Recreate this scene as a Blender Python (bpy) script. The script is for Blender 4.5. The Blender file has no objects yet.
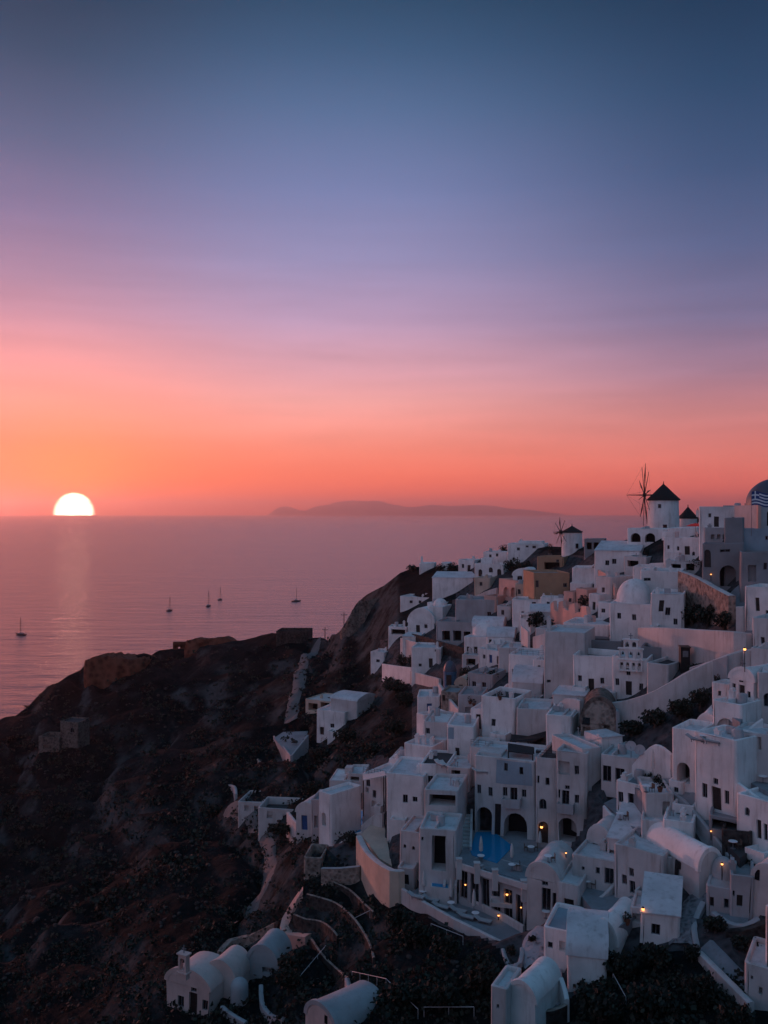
import bpy, bmesh, math, random
from mathutils import Vector, Matrix, noise
random.seed(7)
R = math.radians
SC = bpy.context.scene
COL = SC.collection
# ---------------------------------------------------------------- camera
F = 900.0          # focal length in picture pixels (768 x 1024 frame)
HY = 513.5         # picture row of eye level
EYE = 112.0        # metres above the sea
cam_d = bpy.data.cameras.new('camera')
cam_d.sensor_fit = 'VERTICAL'; cam_d.sensor_height = 24.0; cam_d.sensor_width = 18.0
cam_d.lens = F / 1024 * 24.0
cam_d.shift_y = (HY - 512) / 1024
cam_d.clip_start = 0.5; cam_d.clip_end = 200000
cam = bpy.data.objects.new('camera', cam_d); COL.objects.link(cam)
cam.location = (0, 0, EYE); cam.rotation_euler = (R(90), 0, 0)
SC.camera = cam
# ---------------------------------------------------------------- light
SUN_AZ = math.atan2(74 - 384, F)        # left of the view axis
SUN_EL = R(2.2)
LAMP_AZ = R(-42); LAMP_EL = R(1.7)
sl = bpy.data.lights.new('sun', 'SUN'); sl.energy = 2.1; sl.angle = R(1.5)
sl.color = (1.0, 0.33, 0.27)
sun = bpy.data.objects.new('sun', sl); COL.objects.link(sun)
sdir = Vector((math.sin(LAMP_AZ) * math.cos(LAMP_EL), math.cos(LAMP_AZ) * math.cos(LAMP_EL), math.sin(LAMP_EL)))
sun.rotation_euler = sdir.to_track_quat('Z', 'Y').to_euler()
sun.location = (0, 0, 400)
w = bpy.data.worlds.new('World'); SC.world = w; w.use_nodes = True
nt = w.node_tree; nt.nodes.clear()
def N(t, **k):
    n = nt.nodes.new(t)
    for a, v in k.items():
        if a.startswith('i_'): n.inputs[int(a[2:])].default_value = v
        else: setattr(n, a, v)
    return n
def L(a, b): nt.links.new(a, b)
def M(op, a, b=None, c=None, clamp=False):
    n = nt.nodes.new('ShaderNodeMath'); n.operation = op; n.use_clamp = clamp
    for i, v in enumerate((a, b, c)):
        if v is None: continue
        if isinstance(v, (int, float)): n.inputs[i].default_value = v
        else: nt.links.new(v, n.inputs[i])
    return n.outputs[0]
def lin(c): 
    c /= 255.0
    return c / 12.92 if c <= .04045 else ((c + .055) / 1.055) ** 2.4
def L3(*c): return tuple(lin(v) for v in c)
geo = N('ShaderNodeTexCoord'); sep = N('ShaderNodeSeparateXYZ'); L(geo.outputs['Generated'], sep.inputs[0])
X, Y, Z = sep.outputs
elev = M('ARCSINE', Z)
az = M('ARCTAN2', X, Y)
def ramp(fac, stops):
    n = nt.nodes.new('ShaderNodeValToRGB'); cr = n.color_ramp; cr.interpolation = 'EASE' if len(stops) < 3 else 'LINEAR'
    while len(cr.elements) > 1: cr.elements.remove(cr.elements[-1])
    cr.elements[0].position = stops[0][0]; cr.elements[0].color = (*stops[0][1], 1)
    for p, c in stops[1:]:
        e = cr.elements.new(p); e.color = (*c, 1)
    L(fac, n.inputs[0]); return n.outputs[0]
# dusk sky: colour by elevation (0..90 deg -> 0..1), three azimuth columns in view plus the sky behind
def EL(row): return math.atan((HY - row) / F) / R(90)
elf = M('DIVIDE', elev, R(90), clamp=True)
def column(rows): return ramp(elf, [(max(0, EL(r)) if r is not None else e, L3(*c)) for r, c, *x in rows for e in (x or [0])])
left = column([(514, (252, 60, 30)), (500, (255, 80, 34)), (480, (255, 100, 52)), (455, (253, 118, 84)), (430, (248, 136, 118)), (405, (242, 146, 138)), (380, (232, 148, 150)), (355, (212, 144, 156)),
               (325, (182, 136, 160)), (290, (154, 127, 158)), (230, (118, 112, 150)), (160, (78, 95, 130)), (80, (43, 72, 102)), (0, (20, 50, 76)), (None, (36, 74, 104), .6), (None, (60, 104, 138), 1.0)])
mid = column([(514, (250, 82, 56)), (500, (253, 94, 62)), (478, (253, 112, 82)), (452, (247, 133, 112)), (428, (243, 150, 138)), (402, (234, 160, 158)), (372, (216, 159, 173)),
              (320, (176, 149, 182)), (260, (139, 137, 178)), (190, (108, 122, 166)), (110, (76, 104, 143)), (50, (52, 85, 120)), (0, (36, 70, 101)), (None, (40, 78, 108), .6), (None, (60, 104, 138), 1.0)])
right = column([(514, (236, 88, 68)), (490, (240, 104, 84)), (460, (228, 122, 110)), (420, (198, 126, 128)), (380, (154, 118, 140)), (330, (112, 107, 142)),
                (260, (78, 93, 132)), (190, (53, 79, 117)), (110, (34, 66, 100)), (50, (24, 55, 86)), (0, (17, 46, 73)), (None, (36, 74, 104), .6), (None, (60, 104, 138), 1.0)])
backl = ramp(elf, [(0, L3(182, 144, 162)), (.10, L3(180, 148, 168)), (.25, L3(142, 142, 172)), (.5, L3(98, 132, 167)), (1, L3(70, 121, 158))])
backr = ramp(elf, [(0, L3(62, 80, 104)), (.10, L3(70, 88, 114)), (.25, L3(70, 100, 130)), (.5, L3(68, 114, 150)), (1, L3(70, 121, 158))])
def mixc(fac, a, b):
    n = nt.nodes.new('ShaderNodeMix'); n.data_type = 'RGBA'
    if isinstance(fac, (int, float)): n.inputs[0].default_value = fac
    else: L(fac, n.inputs[0])
    L(a, n.inputs[6]); L(b, n.inputs[7]); return n.outputs[2]
def mr(v, a, b, smooth=True):
    n = nt.nodes.new('ShaderNodeMapRange'); n.interpolation_type = 'SMOOTHSTEP' if smooth else 'LINEAR'
    L(v, n.inputs[0]); n.inputs[1].default_value = a; n.inputs[2].default_value = b
    return n.outputs[0]
sk = mixc(mr(az, R(-22), R(-4)), left, mid)
sk = mixc(mr(az, R(-2), R(23)), sk, right)
absaz = M('ABSOLUTE', M('ADD', az, R(8)))
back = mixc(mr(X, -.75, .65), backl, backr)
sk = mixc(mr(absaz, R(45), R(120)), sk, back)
# thin dusk streaks low over the horizon
mp = N('ShaderNodeMapping'); mp.inputs[3].default_value = (2.2, 2.2, 22); L(geo.outputs['Generated'], mp.inputs[0])
nz = N('ShaderNodeTexNoise'); nz.inputs['Scale'].default_value = 2.0; nz.inputs['Detail'].default_value = 4; L(mp.outputs[0], nz.inputs[0])
streak = M('MULTIPLY', M('SUBTRACT', nz.outputs[0], .5), M('MULTIPLY', mr(elev, R(0), R(5)), mr(elev, R(24), R(9))))
gain = M('ADD', M('MULTIPLY', streak, .38), M('ADD', 1.0, M('MULTIPLY', mr(elev, R(4.5), R(.3)), .24)))
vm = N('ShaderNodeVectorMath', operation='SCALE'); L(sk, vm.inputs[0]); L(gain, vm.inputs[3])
# glow round the sun and its disc, half set
dn = N('ShaderNodeVectorMath', operation='DOT_PRODUCT'); nrm = N('ShaderNodeVectorMath', operation='NORMALIZE')
L(geo.outputs['Generated'], nrm.inputs[0]); L(nrm.outputs[0], dn.inputs[0])
disc_el = math.atan((HY - 513) / F)
sd = Vector((math.sin(SUN_AZ) * math.cos(disc_el), math.cos(SUN_AZ) * math.cos(disc_el), math.sin(disc_el)))
dn.inputs[1].default_value = sd
ang = M('ARCCOSINE', M('MINIMUM', dn.outputs['Value'], .9999999))
DR = 18.6 / F * math.cos(SUN_AZ) ** 1
disc = mr(ang, DR * 1.14, DR * .72)
glow = M('EXPONENT', M('MULTIPLY', ang, -1 / R(2.8)))
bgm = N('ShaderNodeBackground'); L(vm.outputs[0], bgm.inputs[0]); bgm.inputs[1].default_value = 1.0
bgg = N('ShaderNodeBackground'); bgg.inputs[0].default_value = (1.0, .36, .03, 1); L(M('MULTIPLY', glow, .75), bgg.inputs[1])
bgd = N('ShaderNodeBackground'); bgd.inputs[0].default_value = (1.0, .50, .34, 1); L(M('MULTIPLY', disc, 55.0), bgd.inputs[1])
sky = N('ShaderNodeTexSky', sky_type='NISHITA', sun_disc=False, sun_elevation=SUN_EL, sun_rotation=SUN_AZ, altitude=100)
bgs = N('ShaderNodeBackground'); L(sky.outputs[0], bgs.inputs[0]); bgs.inputs[1].default_value = 0.004
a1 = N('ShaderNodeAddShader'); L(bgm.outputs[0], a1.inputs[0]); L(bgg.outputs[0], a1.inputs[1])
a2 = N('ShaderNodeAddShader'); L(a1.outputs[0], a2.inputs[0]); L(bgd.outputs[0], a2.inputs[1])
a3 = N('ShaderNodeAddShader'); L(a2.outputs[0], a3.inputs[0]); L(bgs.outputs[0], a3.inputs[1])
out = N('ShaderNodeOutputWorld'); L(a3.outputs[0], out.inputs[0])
w.cycles.sampling_method = 'MANUAL'; w.cycles.sample_map_resolution = 2048
SC.view_settings.view_transform = 'Standard'; SC.view_settings.look = 'None'
SC.view_settings.exposure = 0.2; SC.view_settings.gamma = 1.0; SC.view_settings.use_curve_mapping = False
SC.cycles.max_bounces = 6; SC.cycles.diffuse_bounces = 3; SC.cycles.volume_bounces = 1
SC.cycles.use_denoising = True
SC.cycles.sample_clamp_indirect = 4.0
# ---------------------------------------------------------------- materials
class MT:
    pass
def new_mat(name):
    global nt
    m = bpy.data.materials.new(name); m.use_nodes = True
    nt = m.node_tree; b = nt.nodes['Principled BSDF']
    return m, b
def pos(scale=(1, 1, 1)):
    g = nt.nodes.new('ShaderNodeNewGeometry'); mp = nt.nodes.new('ShaderNodeMapping'); mp.inputs[3].default_value = scale
    L(g.outputs['Position'], mp.inputs[0]); return mp.outputs[0]
def noi(v, s, d=3, r=.55):
    n = nt.nodes.new('ShaderNodeTexNoise'); n.inputs['Scale'].default_value = s; n.inputs['Detail'].default_value = d; n.inputs['Roughness'].default_value = r
    L(v, n.inputs[0]); return n.outputs[0]
def bump(b, h, strength, dist):
    n = nt.nodes.new('ShaderNodeBump'); n.inputs['Strength'].default_value = strength; n.inputs['Distance'].default_value = dist
    L(h, n.inputs['Height']); L(n.outputs[0], b.inputs['Normal'])
def plaster(name, c, dirt=(.30, .26, .23), amt=.5, rough=.9):
    m, b = new_mat(name)
    p = pos(); big = noi(p, .35, 4); st = noi(pos((1.6, 1.6, .22)), 1.0, 4, .65); fine = noi(p, 6, 3)
    f = M('MULTIPLY', mr(st, .48, .78), amt)
    a = nt.nodes.new('ShaderNodeValToRGB'); a.color_ramp.elements[0].color = (*[v * .74 for v in c], 1); a.color_ramp.elements[1].color = (*c, 1)
    a.color_ramp.elements[0].position = .3; a.color_ramp.elements[1].position = .65; L(big, a.inputs[0])
    rgb = nt.nodes.new('ShaderNodeRGB'); rgb.outputs[0].default_value = (*dirt, 1)
    L(mixc(f, a.outputs[0], rgb.outputs[0]), b.inputs['Base Color'])
    b.inputs['Roughness'].default_value = rough
    bump(b, M('ADD', M('MULTIPLY', big, 1.0), M('MULTIPLY', fine, .25)), .5, .12)
    return m
def plain(name, c, rough=.6, var=.25, metal=0, s=3.0, emit=0):
    m, b = new_mat(name)
    n = noi(pos(), s, 4)
    a = nt.nodes.new('ShaderNodeValToRGB'); a.color_ramp.elements[0].color = (*[v * (1 - var) for v in c], 1); a.color_ramp.elements[1].color = (*[min(1, v * (1 + var)) for v in c], 1)
    a.color_ramp.elements[0].position = .3; a.color_ramp.elements[1].position = .7
    L(n, a.inputs[0]); L(a.outputs[0], b.inputs['Base Color'])
    b.inputs['Roughness'].default_value = rough; b.inputs['Metallic'].default_value = metal
    if emit:
        b.inputs['Emission Color'].default_value = (*c, 1); b.inputs['Emission Strength'].default_value = emit
    return m
def stone(name, c1, c2, cell=1.6, mortar=.6):
    m, b = new_mat(name)
    v = nt.nodes.new('ShaderNodeTexVoronoi'); v.inputs['Scale'].default_value = cell
    ad = nt.nodes.new('ShaderNodeVectorMath'); ad.operation = 'ADD'
    p = pos(); L(p, ad.inputs[0])
    nn = nt.nodes.new('ShaderNodeTexNoise'); nn.inputs['Scale'].default_value = 1.2; L(p, nn.inputs[0]); L(nn.outputs[1], ad.inputs[1]); L(ad.outputs[0], v.inputs[0])
    big = noi(p, .4, 5)
    e1 = nt.nodes.new('ShaderNodeRGB'); e1.outputs[0].default_value = (*c1, 1)
    e2 = nt.nodes.new('ShaderNodeRGB'); e2.outputs[0].default_value = (*c2, 1)
    k = M('ADD', M('MULTIPLY', v.outputs['Distance'], mortar), M('MULTIPLY', big, .8))
    L(mixc(mr(k, .3, .95), e1.outputs[0], e2.outputs[0]), b.inputs['Base Color'])
    b.inputs['Roughness'].default_value = .95; b.inputs['Specular IOR Level'].default_value = .15
    bump(b, M('ADD', v.outputs['Distance'], M('MULTIPLY', noi(p, 5, 4), .4)), .8, .2)
    return m
MA = {}
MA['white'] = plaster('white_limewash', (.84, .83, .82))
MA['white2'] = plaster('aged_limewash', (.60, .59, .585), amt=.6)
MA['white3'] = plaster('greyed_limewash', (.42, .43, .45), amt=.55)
MA['cream'] = plaster('cream_plaster', (.62, .50, .40), amt=.3)
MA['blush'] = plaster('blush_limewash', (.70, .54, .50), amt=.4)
MA['ochre'] = plaster('ochre_plaster', (.42, .27, .17), amt=.35)
MA['rose'] = plaster('sunlit_rose_plaster', (.66, .42, .36), amt=.3)  # pink sunset light on the rosy walls, put into the base colour
MA['grey'] = plaster('grey_render', (.26, .27, .29), amt=.4)
MA['teal'] = plaster('blue_grey_plaster', (.30, .40, .47), amt=.3)
MA['roofw'] = plaster('white_roof_screed', (.66, .67, .69), dirt=(.25, .24, .24), amt=.6)
MA['roofg'] = plaster('grey_roof_screed', (.30, .32, .34), dirt=(.15, .14, .14), amt=.6)
MA['roofd'] = plaster('dark_roof_screed', (.05, .05, .055), dirt=(.03, .03, .03), amt=.5)
MA['floor'] = plaster('terrace_floor', (.24, .27, .30), dirt=(.12, .12, .12), amt=.5)
MA['stone'] = stone('lava_rubble_stone', (.05, .042, .04), (.20, .16, .14))
MA['stonel'] = stone('pale_rubble_stone', (.10, .085, .075), (.36, .30, .26))
MA['stoned'] = stone('dark_rubble_stone', (.02, .019, .02), (.075, .066, .062))
MA['redrock'] = stone('red_tuff_stone', (.07, .026, .018), (.20, .075, .05), .5)
MA['pebble'] = stone('pebble_paving', (.07, .075, .085), (.36, .37, .40), 1.7, 1.0)
MA['glass'] = plain('dark_glass', (.012, .014, .018), .12, .2)
MA['wood'] = plain('dark_wood', (.022, .018, .017), .55, .4)
MA['woodl'] = plain('weathered_wood', (.09, .07, .055), .8, .3)
MA['blue'] = plain('blue_paint', (.02, .09, .26), .5, .2)
MA['bluew'] = plain('faded_blue_paint', (.05, .14, .24), .7, .3)
MA['frame'] = plain('grey_frame_paint', (.16, .17, .19), .6, .2)
MA['black'] = plain('charcoal_paint_and_shade', (.008, .008, .01), .7, .3)
MA['domeblue'] = plain('dark_blue_dome_paint', (.055, .075, .11), .5, .25)
MA['thatch'] = plain('dark_thatch', (.018, .015, .016), .95, .5, s=8)
MA['pole'] = plain('dark_timber_pole', (.03, .024, .022), .8, .3)
MA['fabric'] = plain('pale_canvas', (.55, .54, .53), .9, .1)
MA['red'] = plain('red_canvas', (.75, .05, .04), .7, .1)
MA['tablew'] = plain('white_table_top', (.80, .80, .82), .4, .05)
MA['pot'] = plain('terracotta', (.16, .06, .035), .85, .3)
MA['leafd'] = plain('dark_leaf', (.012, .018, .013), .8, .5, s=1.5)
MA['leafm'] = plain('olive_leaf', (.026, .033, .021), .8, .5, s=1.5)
MA['bark'] = plain('bark', (.05, .04, .033), .9, .4)
MA['rail'] = plain('pale_rail_paint', (.50, .50, .52), .6, .1)
MA['hull'] = plain('dark_hull_paint', (.03, .03, .04), .4, .2)
MA['deck'] = plain('deck_paint', (.22, .21, .22), .5, .1)
MA['lamp'] = plain('warm_lamp_glass', (1.0, .36, .10), .5, 0, emit=3)
MA['stripew'] = plain('white_cloth', (.75, .75, .78), .9, .05)
MA['stripeb'] = plain('blue_cloth', (.03, .06, .20), .9, .1)
def wmat():
    m, b = new_mat('pool_water'); p = pos()
    b.inputs['Base Color'].default_value = (.010, .24, .46, 1); b.inputs['Roughness'].default_value = .06; b.inputs['IOR'].default_value = 1.33
    bump(b, noi(p, 2.0, 3), .15, .05); return m
MA['pool'] = wmat()
def seamat():
    m, b = new_mat('sea_water')
    b.inputs['Base Color'].default_value = (.010, .020, .035, 1); b.inputs['Roughness'].default_value = .26; b.inputs['IOR'].default_value = 3.4
    h = M('ADD', M('MULTIPLY', noi(pos((.018, .055, 1)), 1, 5, .6), 2.4), M('MULTIPLY', noi(pos((.10, .26, 1)), 1, 4, .6), .55))
    h = M('ADD', h, M('MULTIPLY', noi(pos((.35, .8, 1)), 1, 3, .6), .16))
    h = M('ADD', h, M('MULTIPLY', noi(pos((.0022, .006, 1)), 1, 3), 3.0))
    bump(b, h, 1.0, 1.2)
    return m
MA['sea'] = seamat()
def earth():
    m, b = new_mat('volcanic_earth'); p = pos()
    big = noi(p, .025, 5, .6); med = noi(p, .16, 5, .62); fine = noi(p, 1.3, 5, .65)
    a = nt.nodes.new('ShaderNodeValToRGB'); cr = a.color_ramp
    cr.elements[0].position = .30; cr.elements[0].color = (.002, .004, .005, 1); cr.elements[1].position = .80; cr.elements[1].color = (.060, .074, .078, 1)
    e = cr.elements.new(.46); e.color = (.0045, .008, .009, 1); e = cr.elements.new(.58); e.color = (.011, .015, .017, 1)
    k = M('ADD', M('ADD', M('MULTIPLY', big, .35), M('MULTIPLY', med, .40)), M('MULTIPLY', fine, .28)); L(k, a.inputs[0])
    g = nt.nodes.new('ShaderNodeNewGeometry'); sp = nt.nodes.new('ShaderNodeSeparateXYZ'); L(g.outputs['Normal'], sp.inputs[0])
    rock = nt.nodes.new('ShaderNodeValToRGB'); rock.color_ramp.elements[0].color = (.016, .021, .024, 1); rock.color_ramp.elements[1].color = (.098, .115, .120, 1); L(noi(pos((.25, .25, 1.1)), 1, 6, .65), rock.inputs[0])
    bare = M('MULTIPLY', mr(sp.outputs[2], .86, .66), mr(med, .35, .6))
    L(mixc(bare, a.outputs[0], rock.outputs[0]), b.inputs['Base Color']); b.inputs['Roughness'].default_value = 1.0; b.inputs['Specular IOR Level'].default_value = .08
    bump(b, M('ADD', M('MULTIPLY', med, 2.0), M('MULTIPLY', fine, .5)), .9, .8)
    return m
MA['earth'] = earth()
MA['path'] = plaster('dusty_track', (.15, .15, .15), dirt=(.06, .05, .045), amt=.6)
MA['cobble'] = stone('cobbled_steps', (.06, .062, .07), (.28, .28, .30), 2.2)
MA['paved'] = stone('village_paving', (.016, .019, .022), (.075, .078, .085), 1.2)
MA['farland'] = plain('far_island_rock', (.10, .085, .08), 1.0, .4, s=.0015)

# ---------------------------------------------------------------- mesh helpers
WOB = None
def mkobj(name, bm, mat, parent=None, smooth=False):
    if WOB is not None:      # hand built: no wall quite straight
        for v in bm.verts: v.co += noise.noise_vector(v.co * .28 + WOB) * .17
    me = bpy.data.meshes.new(name)
    bmesh.ops.recalc_face_normals(bm, faces=bm.faces)
    if smooth:
        for f in bm.faces: f.smooth = True
    bm.to_mesh(me); bm.free()
    if smooth == 'a':
        me.set_sharp_from_angle(angle=R(38))
    mats = mat if isinstance(mat, (list, tuple)) else [mat]
    for k in mats: me.materials.append(MA[k])
    o = bpy.data.objects.new(name, me); COL.objects.link(o)
    if parent: o.parent = parent
    return o
def tag(o, label=None, cat=None, group=None, kind=None):
    if label: o['label'] = label
    if cat: o['category'] = cat
    if group: o['group'] = group
    if kind: o['kind'] = kind
    return o
def empty(name, loc, rz, label, cat, group=None):
    o = bpy.data.objects.new(name, None); COL.objects.link(o); o.empty_display_size = .5
    o.location = loc; o.rotation_euler = (0, 0, rz); return tag(o, label, cat, group)
def copy_tree(o, parent=None):
    c = o.copy(); COL.objects.link(c)
    if parent: c.parent = parent
    for ch in list(o.children): copy_tree(ch, c)
    return c
def quad(bm, *p):
    return bm.faces.new([bm.verts.new(q) for q in p])
def box(bm, x0, x1, y0, y1, z0, z1, mi=0):
    vs = [bm.verts.new((x, y, z)) for z in (z0, z1) for y in (y0, y1) for x in (x0, x1)]
    for i in ((0, 2, 3, 1), (4, 5, 7, 6), (0, 1, 5, 4), (2, 6, 7, 3), (0, 4, 6, 2), (1, 3, 7, 5)):
        bm.faces.new([vs[k] for k in i]).material_index = mi
def tube(bm, pts, rad, n=6, cap=True):
    pts = [Vector(p) for p in pts]; rings = []
    rads = rad if isinstance(rad, (list, tuple)) else [rad] * len(pts)
    for i, p in enumerate(pts):
        t = (pts[min(i + 1, len(pts) - 1)] - pts[max(i - 1, 0)]).normalized()
        u = t.cross(Vector((0, 0, 1))); u = u.normalized() if u.length > .05 else Vector((1, 0, 0)); v = t.cross(u)
        rings.append([bm.verts.new(p + (u * math.cos(2 * math.pi * k / n) + v * math.sin(2 * math.pi * k / n)) * rads[i]) for k in range(n)])
    for a, b in zip(rings, rings[1:]):
        for k in range(n): bm.faces.new((a[k], a[(k + 1) % n], b[(k + 1) % n], b[k]))
    if cap: bm.faces.new(rings[0]); bm.faces.new(rings[-1][::-1])
def lathe(bm, prof, n=24, c=(0, 0), sx=1, sy=1):
    rings = []
    for r, z in prof:
        if r < 1e-4: rings.append([bm.verts.new((c[0], c[1], z))])
        else: rings.append([bm.verts.new((c[0] + sx * r * math.cos(2 * math.pi * k / n), c[1] + sy * r * math.sin(2 * math.pi * k / n), z)) for k in range(n)])
    for a, b in zip(rings, rings[1:]):
        for k in range(n):
            q = [a[k % len(a)], a[(k + 1) % len(a)], b[(k + 1) % len(b)], b[k % len(b)]]
            q = list(dict.fromkeys(q))
            if len(q) > 2: bm.faces.new(q)
    if len(rings[0]) > 1: bm.faces.new(rings[0][::-1])
    if len(rings[-1]) > 1: bm.faces.new(rings[-1])
# ---------------------------------------------------------------- picture <-> place
def P(px, py, D): return Vector(((px - 384) / F * D, D, EYE - (py - HY) / F * D))
def PZ(px, py, z): return P(px, py, (EYE - z) * F / (py - HY))
ROWS = [1100, 1060, 1000, 950, 900, 850, 800, 740, 690, 640, 600, 560, 530]
TC = {-300: [112, 120, 137, 155, 180, 210, 245, 290, 335, 380, 420, 460, 490],
      0: [105, 115, 132, 150, 175, 205, 240, 285, 330, 375, 415, 455, 485],
      85: [98, 108, 124, 142, 168, 198, 232, 275, 318, 352, 385, 420, 450],
      175: [88, 95, 107, 122, 145, 172, 206, 255, 300, 350, 385, 420, 450],
      260: [82, 89, 100, 113, 131, 152, 180, 225, 272, 328, 365, 400, 430],
      310: [76, 82, 91, 102, 116, 135, 160, 200, 250, 308, 340, 370, 400],
      350: [73, 79, 88, 99, 111, 125, 146, 185, 226, 270, 300, 335, 365],
      400: [70, 76, 84, 95, 105, 115, 130, 165, 200, 226, 250, 278, 305],
      450: [68, 74, 82, 92, 101, 108, 118, 140, 172, 204, 230, 262, 285],
      500: [66, 72, 80, 89, 98, 105, 112, 128, 153, 180, 205, 238, 262],
      560: [64, 70, 78, 86, 94, 101, 107, 118, 135, 157, 178, 203, 225],
      620: [63, 69, 76, 83, 90, 97, 103, 112, 124, 140, 155, 175, 192],
      680: [62, 67, 74, 80, 86, 91, 96, 103, 112, 126, 138, 155, 172],
      740: [61, 66, 72, 77, 82, 87, 91, 97, 103, 114, 122, 130, 138],
      800: [60, 65, 70, 75, 80, 84, 88, 94, 99, 109, 116, 122, 128],
      1100: [58, 62, 67, 71, 75, 79, 83, 88, 93, 100, 106, 112, 118]}
TK = sorted(TC)
def lerp_tab(xs, ys, x):
    if x <= xs[0]: return ys[0]
    for i in range(len(xs) - 1):
        if x <= xs[i + 1]:
            t = (x - xs[i]) / (xs[i + 1] - xs[i]); return ys[i] + (ys[i + 1] - ys[i]) * t
    return ys[-1]
def tcol(px):
    px = min(max(px, TK[0]), TK[-1])
    for a, b in zip(TK, TK[1:]):
        if px <= b:
            t = (px - a) / (b - a); t = t * t * (3 - 2 * t) * .5 + t * .5
            return [u + (v - u) * t for u, v in zip(TC[a], TC[b])]
RR = [-r for r in ROWS]
def tD(px, py):
    c = tcol(px)
    if py < 530: return c[-1] + (530 - py) * .9
    if py > 1100: return c[0] - (py - 1100) * .15
    return lerp_tab(RR, c, -py)
def gz(x, y):
    px = 384 + F * x / y; c = tcol(px)
    row = -lerp_tab(c, RR, y)
    return EYE - (row - HY) / F * y
def G(px, py): return P(px, py, tD(px, py))
RPX = [-300, 0, 40, 85, 130, 175, 240, 300, 338, 346, 356, 366, 385, 400, 415, 450, 475, 500, 530, 560, 600, 650, 700, 740, 800, 1100]
RPY = [765, 719, 694, 665, 657, 652, 643, 637, 634, 622, 604, 595, 585, 573, 567, 566, 563, 553, 548, 549, 549, 536, 536, 536, 534, 525]
def ridge(px): return lerp_tab(RPX, RPY, px)
# ---------------------------------------------------------------- sea, far island, terrain, paths
bm = bmesh.new()
rr = [0.0] + [60 * 1.35 ** k for k in range(23)] + [62000]
n = 96; rings = []
for r in rr:
    rings.append([bm.verts.new((0, 0, 0))] if r == 0 else [bm.verts.new((r * math.cos(2 * math.pi * k / n), r * math.sin(2 * math.pi * k / n), 0)) for k in range(n)])
for a, b in zip(rings, rings[1:]):
    for k in range(n):
        q = list(dict.fromkeys([a[k % len(a)], a[(k + 1) % len(a)], b[(k + 1) % n], b[k]])); bm.faces.new(q)
tag(mkobj('sea', bm, 'sea', smooth=True), 'calm pink sea stretching to the horizon', 'sea', kind='structure')

def island(name, prof, dist, label):
    bm = bmesh.new(); xs = [p[0] for p in prof]; hs = [p[1] for p in prof]
    cols = 160; rows = 14; g = []
    for i in range(cols + 1):
        px = xs[0] + (xs[-1] - xs[0]) * i / cols; top = (HY + 2.2 - lerp_tab(xs, hs, px)) / F * dist
        line = []
        for j in range(rows + 1):
            t = j / rows; s = math.sin(math.pi * t) ** 1.3
            D = dist + (t - .5) * 7000
            k = 1 + .16 * noise.fractal(Vector((px * .12, t * 5, 3)), 1, 2, 4)
            line.append(bm.verts.new(((px - 384) / F * D, D, max(-20, top * s * (k if s < .95 else 1)) - (20 if s < .02 else 0))))
        g.append(line)
    for a, b in zip(g, g[1:]):
        for j in range(rows): bm.faces.new((a[j], b[j], b[j + 1], a[j + 1]))
    return tag(mkobj(name, bm, 'farland', smooth=True), label, 'island', kind='structure')
island('far_island', [(268, 515), (276, 509), (281, 507), (287, 506.5), (293, 508), (299, 510.5), (306, 511), (312, 508), (318, 506), (324, 505.5), (329, 504.8), (334, 503), (340, 501.8), (347, 501.2), (352, 500.6), (358, 501.2), (366, 501.5), (374, 501.2), (380, 501), (386, 503), (392, 504.5), (398, 505.5), (404, 506.8), (410, 507.5), (415, 507.2), (424, 505.8), (432, 505),
       (440, 505.4), (450, 506.2), (460, 506), (475, 505.2), (486, 505.6), (496, 506.2), (504, 508), (512, 509), (522, 509.4), (534, 510.6), (548, 512.4), (566, 515)], 52000, 'long hazy jagged island on the horizon')

VLO = [(368, 640), (372, 682), (412, 690), (416, 745), (390, 760), (330, 785), (300, 830), (360, 870), (400, 905), (500, 955), (520, 1015), (566, 1000), (640, 948), (700, 950), (740, 1000), (1100, 1030)]
def in_village(v):
    if v.y < 20: return False
    px = 384 + F * v.x / v.y; py = HY + (EYE - v.z) / v.y * F + 4 * noise.noise(v * .3)
    if px < 300 or px > 788 + 9 * noise.noise(v * .12): return False
    if px < 412: return (py < 684 and px > 378 and py > 640) or (755 < py < 905 and px > 300 + max(0, 845 - py) * 0 and py < 830 + (px - 300) * .75 and py > 800 - (px - 318) * .9)
    if px < 470 and py < 640 - (px - 412) * 1.0: return False
    return 556 < py < lerp_tab([412, 500, 520, 566, 640, 700, 740, 1100], [905, 950, 1012, 998, 948, 950, 1000, 1030], px)
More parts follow.
